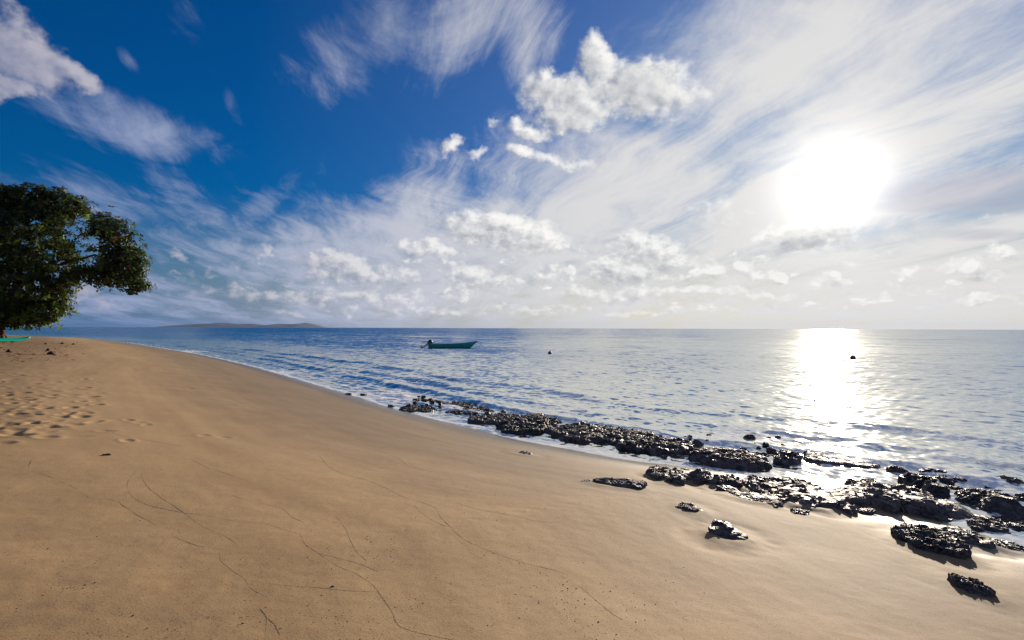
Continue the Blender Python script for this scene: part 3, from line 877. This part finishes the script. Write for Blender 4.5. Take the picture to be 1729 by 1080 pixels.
# the backwash heaps sand against each rock and scours a shallow moat round it
for (cx, cy, rz, la, lb, hh) in BEDDED:
    if hh < .02 or math.hypot(cx, cy) > 16: continue
    mk = (np.abs(sx - cx) < la + lb + .6) & (np.abs(sy - cy) < la + lb + .6)
    u = (sx[mk] - cx) * math.cos(rz) + (sy[mk] - cy) * math.sin(rz); v = -(sx[mk] - cx) * math.sin(rz) + (sy[mk] - cy) * math.cos(rz)
    d = (np.sqrt((u / la) ** 2 + (v / lb) ** 2) - 1) * np.minimum(la, lb)
    wob_ = 1 + .7 * pn2(sx[mk] * 6, sy[mk] * 6)
    on = smooth(.2, .9, s_[mk])
    sz[mk] += on * wob_ * (.16 * min(hh, .2) * np.exp(-((d - .0) / .07) ** 2) - .11 * min(hh, .2) * np.exp(-((d - .20) / .10) ** 2))
sand.data.vertices.foreach_set('co', np.stack([sx, sy, sz], -1).astype(np.float32).ravel())
sand.data.update()

# ------------------------------------------------------------------ plain materials
def paint(name, c, rough=.45, var=.25, scale=6.0, metal=0.0, spec=.5):
    m, t, b, out = mat(name)
    tc_ = t.nodes.new('ShaderNodeTexCoord'); o_ = S(t, tc_.outputs['Object'])
    n = noise(t, o_, scale, 5.0, .6)
    plug(t, b.inputs['Base Color'], mixc(t, n.step(.35, .7) * var, rgb(t, c), rgb(t, c, .45)))
    plug(t, b.inputs['Roughness'], n.step(.3, .7, rough * .8, min(1, rough * 1.25)))
    b.inputs['Metallic'].default_value = metal; b.inputs['Specular IOR Level'].default_value = spec
    return m
def tube(path, radii, n=10, cap=True):
    """rings along a path"""
    path = [Vector(p) for p in path]
    if not hasattr(radii, '__len__'): radii = [radii] * len(path)
    v, f = [], []
    up = Vector((0.13, 0.31, 0.94))
    for i, p in enumerate(path):
        d = (path[min(i + 1, len(path) - 1)] - path[max(i - 1, 0)]).normalized()
        s = d.cross(up)
        if s.length < .05: s = d.cross(Vector((1, 0, 0)))
        s.normalize(); q = s.cross(d)
        for k in range(n):
            a = 2 * math.pi * k / n
            v.append(p + (s * math.cos(a) + q * math.sin(a)) * radii[i])
    for i in range(len(path) - 1):
        for k in range(n):
            f.append((i * n + k, i * n + (k + 1) % n, (i + 1) * n + (k + 1) % n, (i + 1) * n + k))
    if cap: f += [tuple(range(n))[::-1], tuple((len(path) - 1) * n + k for k in range(n))]
    return v, f
def join(*parts):
    v, f = [], []
    for a, b in parts:
        o = len(v); v += list(a); f += [tuple(i + o for i in q) for q in b]
    return v, f
def lathe(prof, n=20, axis='z'):
    v, f = [], []
    for (r, z) in prof:
        for k in range(n):
            a = 2 * math.pi * k / n; v.append((r * math.cos(a), r * math.sin(a), z))
    for i in range(len(prof) - 1):
        for k in range(n): f.append((i * n + k, i * n + (k + 1) % n, (i + 1) * n + (k + 1) % n, (i + 1) * n + k))
    return v, f
def slab(x0, x1, y0, y1, z0, z1):
    v = [(x, y, z) for z in (z0, z1) for y in (y0, y1) for x in (x0, x1)]
    return v, [(0, 2, 3, 1), (4, 5, 7, 6), (0, 1, 5, 4), (2, 6, 7, 3), (0, 4, 6, 2), (1, 3, 7, 5)]

# ------------------------------------------------------------------ the moored skiff
TEAL = paint('teal_hull_paint', (0.020, 0.44, 0.42), .42, .35, 1.5)
TEAL_IN = paint('pale_inner_paint', (0.20, 0.36, 0.36), .6, .4, 4.0)
RAIL = paint('weathered_rail', (0.36, 0.50, 0.48), .5, .3, 5.0)
BLACK = paint('motor_black', (0.012, 0.012, 0.014), .35, .2, 5.0)
GREYM = paint('motor_grey', (0.10, 0.10, 0.11), .4, .2, 5.0)
ROPE = paint('rope', (0.20, 0.18, 0.15), .9, .3, 20.0)
wl = on_plane(765, 587.5)
bow_ = at_depth(808, 576, wl[1]); st_ = at_depth(725, 576, wl[1])
LB = (bow_.x - st_.x)
boat = empty('motor_skiff', ((bow_.x + st_.x) / 2, wl[1], 0.0), R(3))
tag(boat, 'long teal open skiff moored on the calm sea with its outboard tilted up', 'boat')
N_ = 26
def station(u):
    z_s = .50 + .10 * (1 - u) ** 3 * .2 + .40 * u ** 3.2
    bb = .78 * (1 - u ** 3.4) ** .8 * (.90 + .10 * min(1, u * 3)) + .012
    z_k = -.16 + .58 * max(0, (u - .72) / .28) ** 2.2
    return z_s, bb, z_k
def hull_section(u):
    zs, bb, zk = station(u)
    x = -LB / 2 + u * LB - (0.0 if u < .72 else 0.0)
    rake = .62 * max(0, (u - .70) / .30) ** 1.6
    def pt(y, z):
        w = (zs - z) / (zs - zk)                                   # the stem rakes forward
        return (x - rake * w * .95, y, z)
    zc = zk + (zs - zk) * .30
    o = [pt(-bb, zs), pt(-bb * .95, zk + (zs - zk) * .66), pt(-bb * .86, zc), pt(-bb * .5, zk + (zs - zk) * .07), pt(0, zk), pt(bb * .5, zk + (zs - zk) * .07), pt(bb * .86, zc), pt(bb * .95, zk + (zs - zk) * .66), pt(bb, zs)]
    th = min(.045, bb * .5); fl = zk + (zs - zk) * .34
    i = [pt(bb - th, zs), pt(bb * .80, fl + .04), pt(bb * .4, fl), pt(0, fl), pt(-bb * .4, fl), pt(-bb * .80, fl + .04), pt(-(bb - th), zs)]
    return o, i
ov, of_, iv, if_ = [], [], [], []
for k in range(N_):
    o_, i_ = hull_section(k / (N_ - 1)); ov += o_; iv += i_
for k in range(N_ - 1):
    of_ += [(k * 9 + j, (k + 1) * 9 + j, (k + 1) * 9 + j + 1, k * 9 + j + 1) for j in range(8)]
    if_ += [(k * 7 + j, (k + 1) * 7 + j, (k + 1) * 7 + j + 1, k * 7 + j + 1) for j in range(6)]
of_ += [tuple(range(9))]; if_ += [tuple(range(7))[::-1]]
hull = mesh_obj('hull', ov, of_, TEAL, boat)
mesh_obj('inner_hull', iv, if_, TEAL_IN, boat)
for sgn in (0, 8):
    v, f = tube([Vector(ov[k * 9 + sgn]) + Vector((0, 0, .012)) for k in range(N_)], .034, 8)
    mesh_obj('gunwale', v, f, RAIL, boat)
strake = []
for j, sg in ((1, -1), (7, 1)):
    strake.append(tube([Vector(ov[k * 9 + j]) + Vector((0, sg * .006, 0)) for k in range(1, N_ - 2)], .016, 6))
v, f = join(*strake); mesh_obj('rubbing_strake', v, f, TEAL, boat)
for u in (.16, .42, .66):
    zs, bb, zk = station(u); x = -LB / 2 + u * LB
    v, f = slab(x - .13, x + .13, -bb + .05, bb - .05, zs - .15, zs - .115)
    mesh_obj('thwart', v, f, RAIL, boat, flat=True)
v, f = slab(-LB / 2 - .05, -LB / 2 + .012, -.62, .62, .02, .49)
mesh_obj('transom', v, f, TEAL, boat, flat=True)
mot = empty('outboard_motor', (0, 0, 0)); mot.parent = boat
def motor_xf(v, ang=R(52), o=(-LB / 2 - .06, 0, .62)):
    v = [(x * 1.3, y * 1.3, z * 1.3) for x, y, z in v]
    c, s = math.cos(ang), math.sin(ang)
    return [(o[0] + x * c + z * s, o[1] + y, o[2] - x * s + z * c) for (x, y, z) in v]
v, f = lathe([(.0, -.05), (.13, -.04), (.17, .06), (.17, .24), (.14, .34), (.07, .38), (0, .385)], 18)
v = [(x * 1.25, y, z) for x, y, z in v]
mesh_obj('cowling', motor_xf(v), f, BLACK, mot)
v, f = join(tube([(0, 0, 0), (-.0, 0, -.35), (0, 0, -.72)], [.075, .06, .05], 10), slab(-.20, .10, -.10, .10, -.57, -.545), tube([(-.22, 0, -.74), (-.05, 0, -.74), (.14, 0, -.74), (.20, 0, -.74)], [.035, .06, .05, .01], 10), slab(-.10, .06, -.012, .012, -.95, -.74))
mesh_obj('motor_leg', motor_xf(v), f, BLACK, mot)
bl = []
for k in range(3):
    a = k * 2 * math.pi / 3
    vv, ff = slab(-.012, .012, .03, .15, -.05, .05)
    vv = [(x - .26 + z * .4, y * math.cos(a) - z * math.sin(a), -.74 + y * math.sin(a) + z * math.cos(a)) for x, y, z in vv]
    bl.append((vv, ff))
v, f = join(*bl); mesh_obj('propeller', motor_xf(v), f, GREYM, mot, flat=True)
v, f = join(slab(-LB / 2 - .12, -LB / 2 + .04, -.12, -.08, .22, .62), slab(-LB / 2 - .12, -LB / 2 + .04, .08, .12, .22, .62))
mesh_obj('clamp_bracket', v, f, GREYM, mot, flat=True)
bx_, bz_ = LB / 2 - .05, station(1.0)[0]
v, f = tube([(bx_ + .9 * q, .05 * q, bz_ - .06 - (bz_ + .02) * (q ** .85)) for q in np.linspace(0, 1, 14)], .012, 6)
mesh_obj('mooring_line', v, f, ROPE, boat)

# ------------------------------------------------------------------ the two float buoys
BUOY_A = paint('dark_buoy', (0.018, 0.020, 0.026), .5, .3, 8.0)
BUOY_B = paint('faded_red_buoy', (0.12, 0.05, 0.045), .55, .3, 8.0)
def buoy(px, py, rad_px, m_, label):
    x, y = on_plane(px, py + rad_px * .6)
    r = rad_px / FPX * y
    root = empty('mooring_buoy', (x, y, 0)); tag(root, label, 'buoy', 'mooring buoys on the sea')
    pr = [(0, -r)] + [(r * math.sin(a), -r * math.cos(a)) for a in np.linspace(.25, math.pi - .2, 14)] + [(r * .16, r * 1.04), (0, r * 1.05)]
    v, f = lathe(pr, 24); o = mesh_obj('float', v, f, m_, root); o.location.z = r * .42
    v, f = tube([(r * .22 * math.cos(a), 0, r * .22 * math.sin(a)) for a in np.linspace(-.6, math.pi + .6, 10)], r * .06, 6)
    o = mesh_obj('lifting_eye', v, f, GREYM, root); o.location.z = r * 1.6
    return root
buoy(928.5, 595.5, 3.4, BUOY_A, 'small dark float buoy on the open water right of the skiff')
buoy(1440, 603.5, 4.4, BUOY_B, 'small reddish float buoy beside the bright sun path on the sea')

# ------------------------------------------------------------------ island on the horizon
DI = 6800.0
prof = [(268, 554.6), (280, 551.5), (292, 549.3), (312, 548.0), (330, 546.6), (352, 546.2), (372, 544.6), (386, 545.0), (398, 546.9), (418, 546.4), (428, 546.2), (440, 548.2), (455, 548.8), (464, 546.9), (476, 546.3), (495, 547.0), (508, 546.2), (516, 544.4), (524, 546.3), (532, 549.6), (540, 553.2), (542, 554.8)]
xs = np.array([at_depth(p[0], p[1], DI).x for p in prof]); zs_ = np.array([at_depth(p[0], p[1], DI).z for p in prof])
gx = np.linspace(xs[0] - 20, xs[-1] + 20, 260); gz = np.interp(gx, xs, zs_, 0, 0)
gy = np.linspace(-1, 1, 40)
GX, GY = np.meshgrid(gx, gy, indexing='ij')
ridge = np.maximum(gz, 0)[:, None] * np.clip(1 - np.abs(GY) ** 1.3, 0, 1)
GZ = ridge * (1 + .35 * fbm2(GX / 160, GY * 2.4 + 3, 4) * (1 - np.exp(-(GY * 3) ** 2))) - 3 * np.abs(GY) ** 4
YY = DI + GY * (120 + 520 * np.sqrt(np.maximum(gz, 0) / gz.max()))[:, None]
verts = np.stack([GX, YY, GZ], -1).reshape(-1, 3)
nn = len(gy)
faces = [(i * nn + j, (i + 1) * nn + j, (i + 1) * nn + j + 1, i * nn + j + 1) for i in range(len(gx) - 1) for j in range(nn - 1)]
m, t, b, out = mat('island_forest')
g_ = t.nodes.new('ShaderNodeNewGeometry'); ps = S(t, g_.outputs['Position'])
plug(t, b.inputs['Base Color'], mixc(t, noise(t, ps, .02, 5.0, .65).step(.35, .65), rgb(t, (0.010, 0.022, 0.022)), rgb(t, (0.020, 0.034, 0.030))))
plug(t, b.inputs['Roughness'], .9)
isl = mesh_obj('island_hills', verts, faces, m); isl['kind'] = 'structure'

# ------------------------------------------------------------------ the sea almond tree
BARK = paint('bark', (0.10, 0.055, 0.04), .85, .6, 5.0, spec=.2)
tb = land_point(2, 577)
TD = tb.y
def tp(px, py, dy=0.0): return at_depth(px, py, TD + dy)
tree = empty('almond_tree', tb)
tag(tree, 'broad dark leafy tree leaning over the beach at the left edge', 'tree')
def rel(p): return Vector(p) - tb
limbs_main = [([(-2, 584), (2, 570), (4, 558), (0, 540), (-6, 515)], [.46, .30, .25, .25, .26])]
v, f = tube([rel(tp(x, y)) for x, y in limbs_main[0][0]], limbs_main[0][1], 16)
roots = []
for (dx_, dy_, l) in ((1, .1, 1.2), (.5, -1, 1.0), (-1, -.2, 1.2), (-.2, 1, 1.0), (.9, -.6, 1.3)):
    roots.append(tube([(dx_ * .1, dy_ * .1, .55), (dx_ * .42 * l, dy_ * .42 * l, .16), (dx_ * l, dy_ * l, -.08)], [.2, .13, .03], 8))
v, f = join((v, f), *roots)
mesh_obj('trunk', v, f, BARK, tree)
for pts, rad_ in (([(-6, 520, 0), (30, 480, -.3), (90, 450, -.6), (160, 430, -.6), (215, 450, -.4)], [.22, .17, .12, .08, .03]),
                  ([(-6, 520, 0), (20, 460, .6), (60, 400, .8), (90, 350, .6)], [.2, .15, .1, .04]),
                  ([(-6, 518, 0), (-20, 450, 0), (-10, 380, -.2), (20, 335, 0)], [.2, .15, .1, .04]),
                  ([(-6, 520, 0), (30, 505, -1.2), (70, 505, -2.0)], [.16, .1, .04]),
                  ([(-6, 520, 0), (-60, 470, .5), (-130, 420, .5)], [.2, .14, .05])):
    v, f = tube([rel(tp(*p)) for p in pts], rad_, 9)
    mesh_obj('branch', v, f, BARK, tree)
# crown: rosettes of big leaves on the ends of twigs, packed in clumps
CLUMPS = [(20, 345, 42, 24), (60, 350, 50, 30), (105, 355, 46, 32), (45, 385, 70, 45), (110, 400, 46, 40), (20, 425, 70, 55), (85, 440, 55, 40), (130, 450, 30, 28),
          (165, 380, 34, 24), (185, 395, 38, 34), (205, 425, 36, 30), (225, 445, 26, 26), (180, 440, 40, 30), (225, 478, 26, 18), (205, 465, 34, 22), (165, 462, 28, 20),
          (40, 480, 62, 42), (90, 480, 38, 30), (30, 520, 52, 30), (75, 525, 40, 22), (95, 508, 26, 22), (20, 535, 40, 18), (65, 540, 34, 12), (12, 322, 26, 10), (48, 322, 30, 12), (90, 328, 26, 12), (128, 350, 20, 18),
          (-50, 370, 80, 60), (-60, 450, 90, 70), (-30, 520, 60, 35), (-120, 430, 70, 70)]
HOLES = [(140, 370, 8, 7), (152, 430, 8, 8), (138, 420, 7, 7), (185, 418, 5, 4), (108, 448, 6, 5), (30, 390, 5, 4), (70, 405, 6, 5), (20, 460, 5, 4), (150, 412, 9, 12), (146, 442, 7, 8), (122, 405, 5, 6), (88, 428, 6, 7), (132, 388, 6, 5), (90, 466, 6, 5), (60, 375, 5, 4), (160, 405, 7, 5), (40, 408, 5, 5), (112, 385, 4, 5)]
GAP_S = Vector((.75, .66, 0)).normalized()          # the openings run through the crown at right angles to this
GAPS = [(tp(hx, hy), (ha + 2) * TD / FPX * 1.25, (hb + 2) * TD / FPX) for hx, hy, ha, hb in HOLES]
rl = np.random.default_rng(77)
LV, LF, LC = [], [], []
def leaf(base, d, nrm, ln, wd, colv):
    s = d.cross(nrm).normalized()
    o = len(LV)
    mid_ = base + d * ln * .5 - nrm * ln * .02
    tip = base + d * ln - nrm * ln * .14
    LV.extend([base, mid_ + s * wd * .32 + nrm * wd * .10 - d * ln * .12, base + d * ln * .74 + s * wd * .5 + nrm * wd * .08 - nrm * ln * .05, tip,
               base + d * ln * .74 - s * wd * .5 + nrm * wd * .08 - nrm * ln * .05, mid_ - s * wd * .32 + nrm * wd * .10 - d * ln * .12])
    LF.extend([(o, o + 1, o + 2, o + 3), (o, o + 3, o + 4, o + 5)])
    LC.extend([colv, colv])
for (cx, cy, ax, az_) in CLUMPS:
    c = tp(cx, cy, rl.uniform(-.9, .9))
    sc = TD / FPX
    rx, rz, ry = ax * sc, az_ * sc, (ax + az_) * .5 * sc * .95
    n_ = int(8 + 17.0 * (rx * rz * 4))
    for k in range(n_):
        d = Vector(rl.normal(size=3)).normalized()
        q = rl.random() ** .30
        if k % 7 == 0: q = rl.uniform(1.0, 1.24)
        wob_ = .86 + .3 * rl.random()
        p = c + Vector((d.x * rx, d.y * ry, d.z * rz)) * q * wob_
        # wind-thinned openings in the crown: few leafy twigs stand there
        w_ = p + Vector(rl.normal(size=3)) * .12
        if rl.random() < .9 and any((((w_ - hc).dot(GAP_S)) / hr) ** 2 + ((w_.z - hc.z) / hz_) ** 2 < 1.2 for hc, hr, hz_ in GAPS): continue
        ax_ = (d + Vector((0, 0, .55)) + Vector(rl.normal(size=3)) * .35).normalized()
        s1 = ax_.cross(Vector((.3, .9, .2))).normalized(); s2 = ax_.cross(s1)
        nl = int(rl.integers(6, 10)); a0 = rl.random() * 6.28
        tone = rl.random()
        if cy > 495 and 0 < cx < 100 and rl.random() < .45: tone = .85 + .4 * rl.random()  # low sunlit leaves: the sunlight is put into their leaf colour
        for j in range(nl):
            a = a0 + j * 2.4
            rad_d = s1 * math.cos(a) + s2 * math.sin(a)
            ld = (rad_d + ax_ * rl.uniform(-.25, .7)).normalized()
            nr = (ax_ - ld * ax_.dot(ld)).normalized()
            leaf(p + ld * .03, ld, nr, rl.uniform(.20, .34), rl.uniform(.12, .18), min(1, max(0, tone * .8 + rl.random() * .3 - .05)))
mc = mesh_obj('crown', [tuple(v - tb) for v in LV], LF, None or BARK, tree)
m, t, b, out = mat('almond_leaf')
at_ = t.nodes.new('ShaderNodeAttribute'); at_.attribute_name = 'tone'; tn = S(t, at_.outputs['Fac'])
cr = t.nodes.new('ShaderNodeValToRGB'); plug(t, cr.inputs[0], tn)
e = cr.color_ramp.elements
e[0].position = 0.0; e[0].color = (0.060, 0.026, 0.010, 1); e[1].position = 1.0; e[1].color = (0.10, 0.15, 0.016, 1)
for pz, cc in ((.07, (0.05, 0.026, 0.014)), (.12, (0.016, 0.021, 0.005)), (.5, (0.025, 0.034, 0.007)), (.8, (0.048, 0.070, 0.011))):
    q = cr.color_ramp.elements.new(pz); q.color = (*cc, 1)
lc = S(t, cr.outputs[0])
plug(t, b.inputs['Base Color'], lc); plug(t, b.inputs['Roughness'], .5); plug(t, b.inputs['Specular IOR Level'], .22)
tr = t.nodes.new('ShaderNodeBsdfTranslucent'); plug(t, tr.inputs['Color'], scalec(t, lc, 2.2))
mx = t.nodes.new('ShaderNodeMixShader'); mx.inputs[0].default_value = .32
t.links.new(b.outputs[0], mx.inputs[1]); t.links.new(tr.outputs[0], mx.inputs[2]); t.links.new(mx.outputs[0], out.inputs['Surface'])
mc.data.materials.clear(); mc.data.materials.append(m)
a = mc.data.attributes.new('tone', 'FLOAT', 'FACE'); a.data.foreach_set('value', np.array(LC, np.float32))

# ------------------------------------------------------------------ turquoise board under the tree
BOARD = paint('turquoise_board', (0.015, 0.42, 0.30), .3, .15, 2.0)
BOARD_SHADE = paint('board_underside_shaded', (0.008, 0.10, 0.09), .5, .3, 3.0)  # shade under the board, put into a darker copy of its colour
p0, p1 = land_point(-30, 579.5), land_point(50, 579.5)
dv = Vector((p1.x - p0.x, p1.y - p0.y)); LBd = dv.length
bd = empty('paddle_board', ((p0.x + p1.x) / 2, (p0.y + p1.y) / 2, (p0.z + p1.z) / 2 + .22), math.atan2(dv.y, dv.x))
bd.rotation_euler.y = R(-1.0); bd.rotation_euler.x = R(16)
tag(bd, 'turquoise green board lying on the sand at the foot of the tree', 'board')
def board(z0, z1, k):
    v, f = [], []
    us = np.linspace(-1, 1, 40)
    for u in us:
        w = .42 * (1 - abs(u) ** 2.6) ** .7 + .004
        rk = .16 * max(0, u) ** 4
        for q in np.linspace(-1, 1, 9):
            v.append((u * LBd / 2, q * w * k, z0 + rk + (z1 - z0) * (1 - q * q) ** .5))
    f = [(i * 9 + j, (i + 1) * 9 + j, (i + 1) * 9 + j + 1, i * 9 + j + 1) for i in range(39) for j in range(8)]
    return v, f
v, f = board(.07, .14, 1.0); mesh_obj('deck', v, f, BOARD, bd)
v, f = board(.068, -.02, 1.0); mesh_obj('underside', v, [q[::-1] for q in f], BOARD_SHADE, bd)
v, f = slab(-LBd * .42, -LBd * .36, -.01, .01, -.16, -.01); mesh_obj('fin', v, f, BOARD_SHADE, bd, flat=True)

# ------------------------------------------------------------------ odds and ends on the sand
HUSK = paint('dark_husk', (0.030, 0.022, 0.016), .8, .5, 12.0, spec=.2)
def husk(px, py, size, label, long=1.25):
    p = land_point(px, py)
    v, f = rock_shape(size * long, size, size * .75, size * .65, int(px * 7 + py), nt=36, npz=18, box=2.1, rough=.06, dome=.7, terr=0)
    o = mesh_obj('coconut_husk', v, f, HUSK); o.location = (p.x, p.y, p.z - .01); o.rotation_euler = (0, 0, px * .7)
    tag(o, label, 'husk')
husk(77, 581, .17, 'small dark husk on the sand, leftmost of three in a line past the board')
husk(105, 580.5, .22, 'dark husk in the middle of three in a line near the berm crest')
husk(124, 581.5, .20, 'dark husk at the right end of three in a line near the berm crest')
husk(80, 592, .20, 'round dark husk just above the longest husk')
husk(85.5, 598.5, .22, 'longest dark husk lying aslant on the trodden sand', 1.9)
husk(15, 594.5, .22, 'dark husk near the left edge below the turquoise board')
STONE = paint('dark_pebble', (0.02, 0.017, 0.015), .6, .4, 40.0)
def pebble(px, py, size, label, long=1.3):
    p = land_point(px, py)
    v, f = rock_shape(size * long, size, size * .5, size * .45, int(px * 3 + py), nt=30, npz=16, box=2.2, rough=.10, dome=.6, terr=0)
    o = mesh_obj('pebble', v, f, STONE); o.location = (p.x, p.y, p.z - .003); o.rotation_euler = (0, 0, .3)
    tag(o, label, 'pebble')
pebble(563, 990, .020, 'single black pebble on bare sand beside a drift line in the foreground')
pebble(180, 768, .045, 'flat dark scrap lying alone below the footprints', 2.2)

# fallen leaves round the tree
litter_v, litter_f = [], []
for k in range(520):
    px = rl.uniform(-60, 150); py = 577 + 34 * rl.random() ** 1.3
    if rl.random() < (px - 20) / 150: continue
    p = land_point(px, py); a = rl.random() * 6.28; s = rl.uniform(.05, .12)
    o = len(litter_v); u = Vector((math.cos(a), math.sin(a), rl.uniform(-.1, .3))) * s; w = Vector((-math.sin(a), math.cos(a), rl.uniform(-.1, .4))) * s * .5
    q = Vector((p.x, p.y, p.z + .02))
    litter_v += [q - u, q - w, q + u, q + w]; litter_f.append((o, o + 1, o + 2, o + 3))
LIT = paint('dead_leaf', (0.16, 0.06, 0.03), .8, .7, 3.0, spec=.2)
o = mesh_obj('leaf_litter', litter_v, litter_f, LIT); tag(o, 'brown fallen leaves strewn on the sand near the tree', 'leaves', kind='stuff')

# grit and shell crumbs
gv, gf = [], []
rg = np.random.default_rng(5)
def crumb(px, py, s):
    p = land_point(px, py)
    o = len(gv); a = rg.random() * 6.28
    for (cx_, cy_, cz_) in ((1, .1, .0), (-.2, .8, .0), (-.9, -.3, .0), (.2, -.8, 0), (0, .1, .75)):
        gv.append((p.x + s * (cx_ * math.cos(a) - cy_ * math.sin(a)), p.y + s * (cx_ * math.sin(a) + cy_ * math.cos(a)), p.z - .001 + s * cz_))
    gf.extend([(o, o + 1, o + 4), (o + 1, o + 2, o + 4), (o + 2, o + 3, o + 4), (o + 3, o, o + 4)])
for k in range(760):
    px, py = rg.uniform(0, 1200), 1080 - 330 * rg.random() ** 1.25
    if py < 770 + (px - 300) * .2: continue
    crumb(px, py, rg.uniform(.0018, .0055) * (1.6 if rg.random() < .12 else 1))
for (cx_, cy_, n_) in ((60, 985, 60), (90, 1030, 30), (70, 790, 22), (580, 1050, 30), (690, 915, 26), (800, 840, 24), (900, 1000, 40), (1020, 1020, 24), (170, 1000, 30), (430, 940, 16), (650, 925, 20)):
    for k in range(n_): crumb(cx_ + rg.normal() * 45, min(1079, cy_ + rg.normal() * 14), rg.uniform(.002, .006))
GRIT = paint('shell_grit', (0.06, 0.04, 0.028), .8, .6, 30.0, spec=.2)
o = mesh_obj('shell_grit', gv, gf, GRIT, flat=True); tag(o, 'dark shell grit scattered over the foreground sand', 'grit', kind='stuff')

# drift lines left by the last reach of each wave: little raised threads of coarse sand
DRIFT = [
    [(176, 723), (197, 733), (232, 740), (282, 749), (324, 756)],
    [(53, 776), (51, 795), (77, 802), (106, 814), (137, 830), (155, 841), (190, 844), (215, 858), (232, 869), (261, 885), (275, 897), (306, 911), (338, 922), (373, 927), (405, 930)],
    [(231, 793), (215, 816), (222, 836), (247, 851), (303, 864), (352, 871), (401, 880), (451, 885), (479, 894), (505, 901)],
    [(505, 899), (517, 920), (538, 934), (569, 955), (601, 969), (628, 986), (646, 1010), (660, 1029), (673, 1055), (698, 1066), (736, 1074), (764, 1080), (800, 1090)],
    [(370, 929), (373, 946), (391, 962), (412, 976), (422, 992), (451, 1008)],
    [(419, 980), (465, 987), (528, 991), (566, 995), (600, 998), (632, 999)],
    [(438, 1026), (450, 1041), (449, 1060), (447, 1085)], [(450, 1041), (465, 1056), (473, 1073)],
    [(324, 776), (352, 790), (380, 799), (407, 809)],
    [(391, 836), (422, 846), (472, 857), (493, 872), (514, 883)],
    [(536, 767), (562, 792), (594, 804), (621, 811), (649, 823), (684, 840), (722, 851), (736, 858), (743, 871), (760, 889), (785, 911), (826, 930), (850, 939), (889, 951), (934, 962), (961, 970)],
    [(632, 757), (673, 774), (694, 788), (722, 795), (757, 804), (764, 812)],
    [(771, 849), (812, 861), (864, 870), (909, 880), (951, 882)],
    [(566, 870), (583, 892), (592, 913), (604, 934), (618, 948), (608, 958), (601, 969)],
    [(698, 851), (715, 868), (743, 884), (753, 889)], [(538, 934), (570, 942), (604, 951), (640, 965)],
    [(979, 989), (1003, 1010), (1034, 1036), (1052, 1047)], [(238, 800), (250, 822), (300, 858), (345, 890), (385, 908), (408, 925)],
]
dv_, df_ = [], []
rd = np.random.default_rng(9)
for ln in DRIFT:
    pts = catmull([np.array(land_point(*p)) for p in ln], 22)
    n_ = len(pts); o = len(dv_)
    tg = np.gradient(pts, axis=0); tg /= np.linalg.norm(tg, axis=1)[:, None] + 1e-9
    nx = np.stack([-tg[:, 1], tg[:, 0]], 1)
    jx = .006 * pn2(np.arange(n_) * .35 + rd.random() * 99, np.zeros(n_)) + .003 * pn2(np.arange(n_) * 1.1, np.zeros(n_) + 7)
    cx_l, cy_l = pts[:, 0] + nx[:, 0] * jx, pts[:, 1] + nx[:, 1] * jx
    sd_l, al_l = shore_sd(cx_l, cy_l)
    zs_l = land_z(cx_l, cy_l, sd_l) + land_detail(cx_l, cy_l, sd_l, al_l)
    for i in range(n_):
        w = (.0025 + .0017 * pn2(np.array([i * .3]), np.array([o * .01]))[0]) * min(1, i / 6 + .15, (n_ - 1 - i) / 6 + .15)
        w *= .25 + .75 * float(smooth(-.35, .1, pn2(np.array([i * .09]), np.array([o * .013]))[0]))
        w *= max(1.0, np.hypot(pts[i, 0], pts[i, 1]) / 4.5)
        c = pts[i, :2] + nx[i] * jx[i]
        zz_ = zs_l[i]
        for (q, h_) in ((-1.8, -.0008), (0, .0012), (1.8, -.0008)):
            dv_.append((c[0] + nx[i, 0] * w * q, c[1] + nx[i, 1] * w * q, zz_ + .0005 + h_ * min(1, w / .004)))
    df_ += [(o + i * 3 + j, o + i * 3 + j + 1, o + i * 3 + j + 4, o + i * 3 + j + 3) for i in range(n_ - 1) for j in range(2)]
LINE = paint('coarse_dark_sand', (0.28, 0.182, 0.096), .85, .5, 25.0, spec=.2)
o = mesh_obj('drift_lines', dv_, df_, LINE); o['kind'] = 'structure'

# ------------------------------------------------------------------ the air over the sea
HB = 8600.0
v, f = slab(-HB, HB, -HB, HB, -3.5, 96.0)
hm, t, b, out = mat('sea_air')
t.nodes.remove(b)
pv = t.nodes.new('ShaderNodeVolumePrincipled')
pv.inputs['Color'].default_value = (0.20, 0.38, 0.92, 1); pv.inputs['Density'].default_value = 2.2e-5; pv.inputs['Anisotropy'].default_value = 0.2
t.links.new(pv.outputs[0], out.inputs['Volume'])
hz = mesh_obj('haze', v, f, hm, flat=True); hz['kind'] = 'stuff'
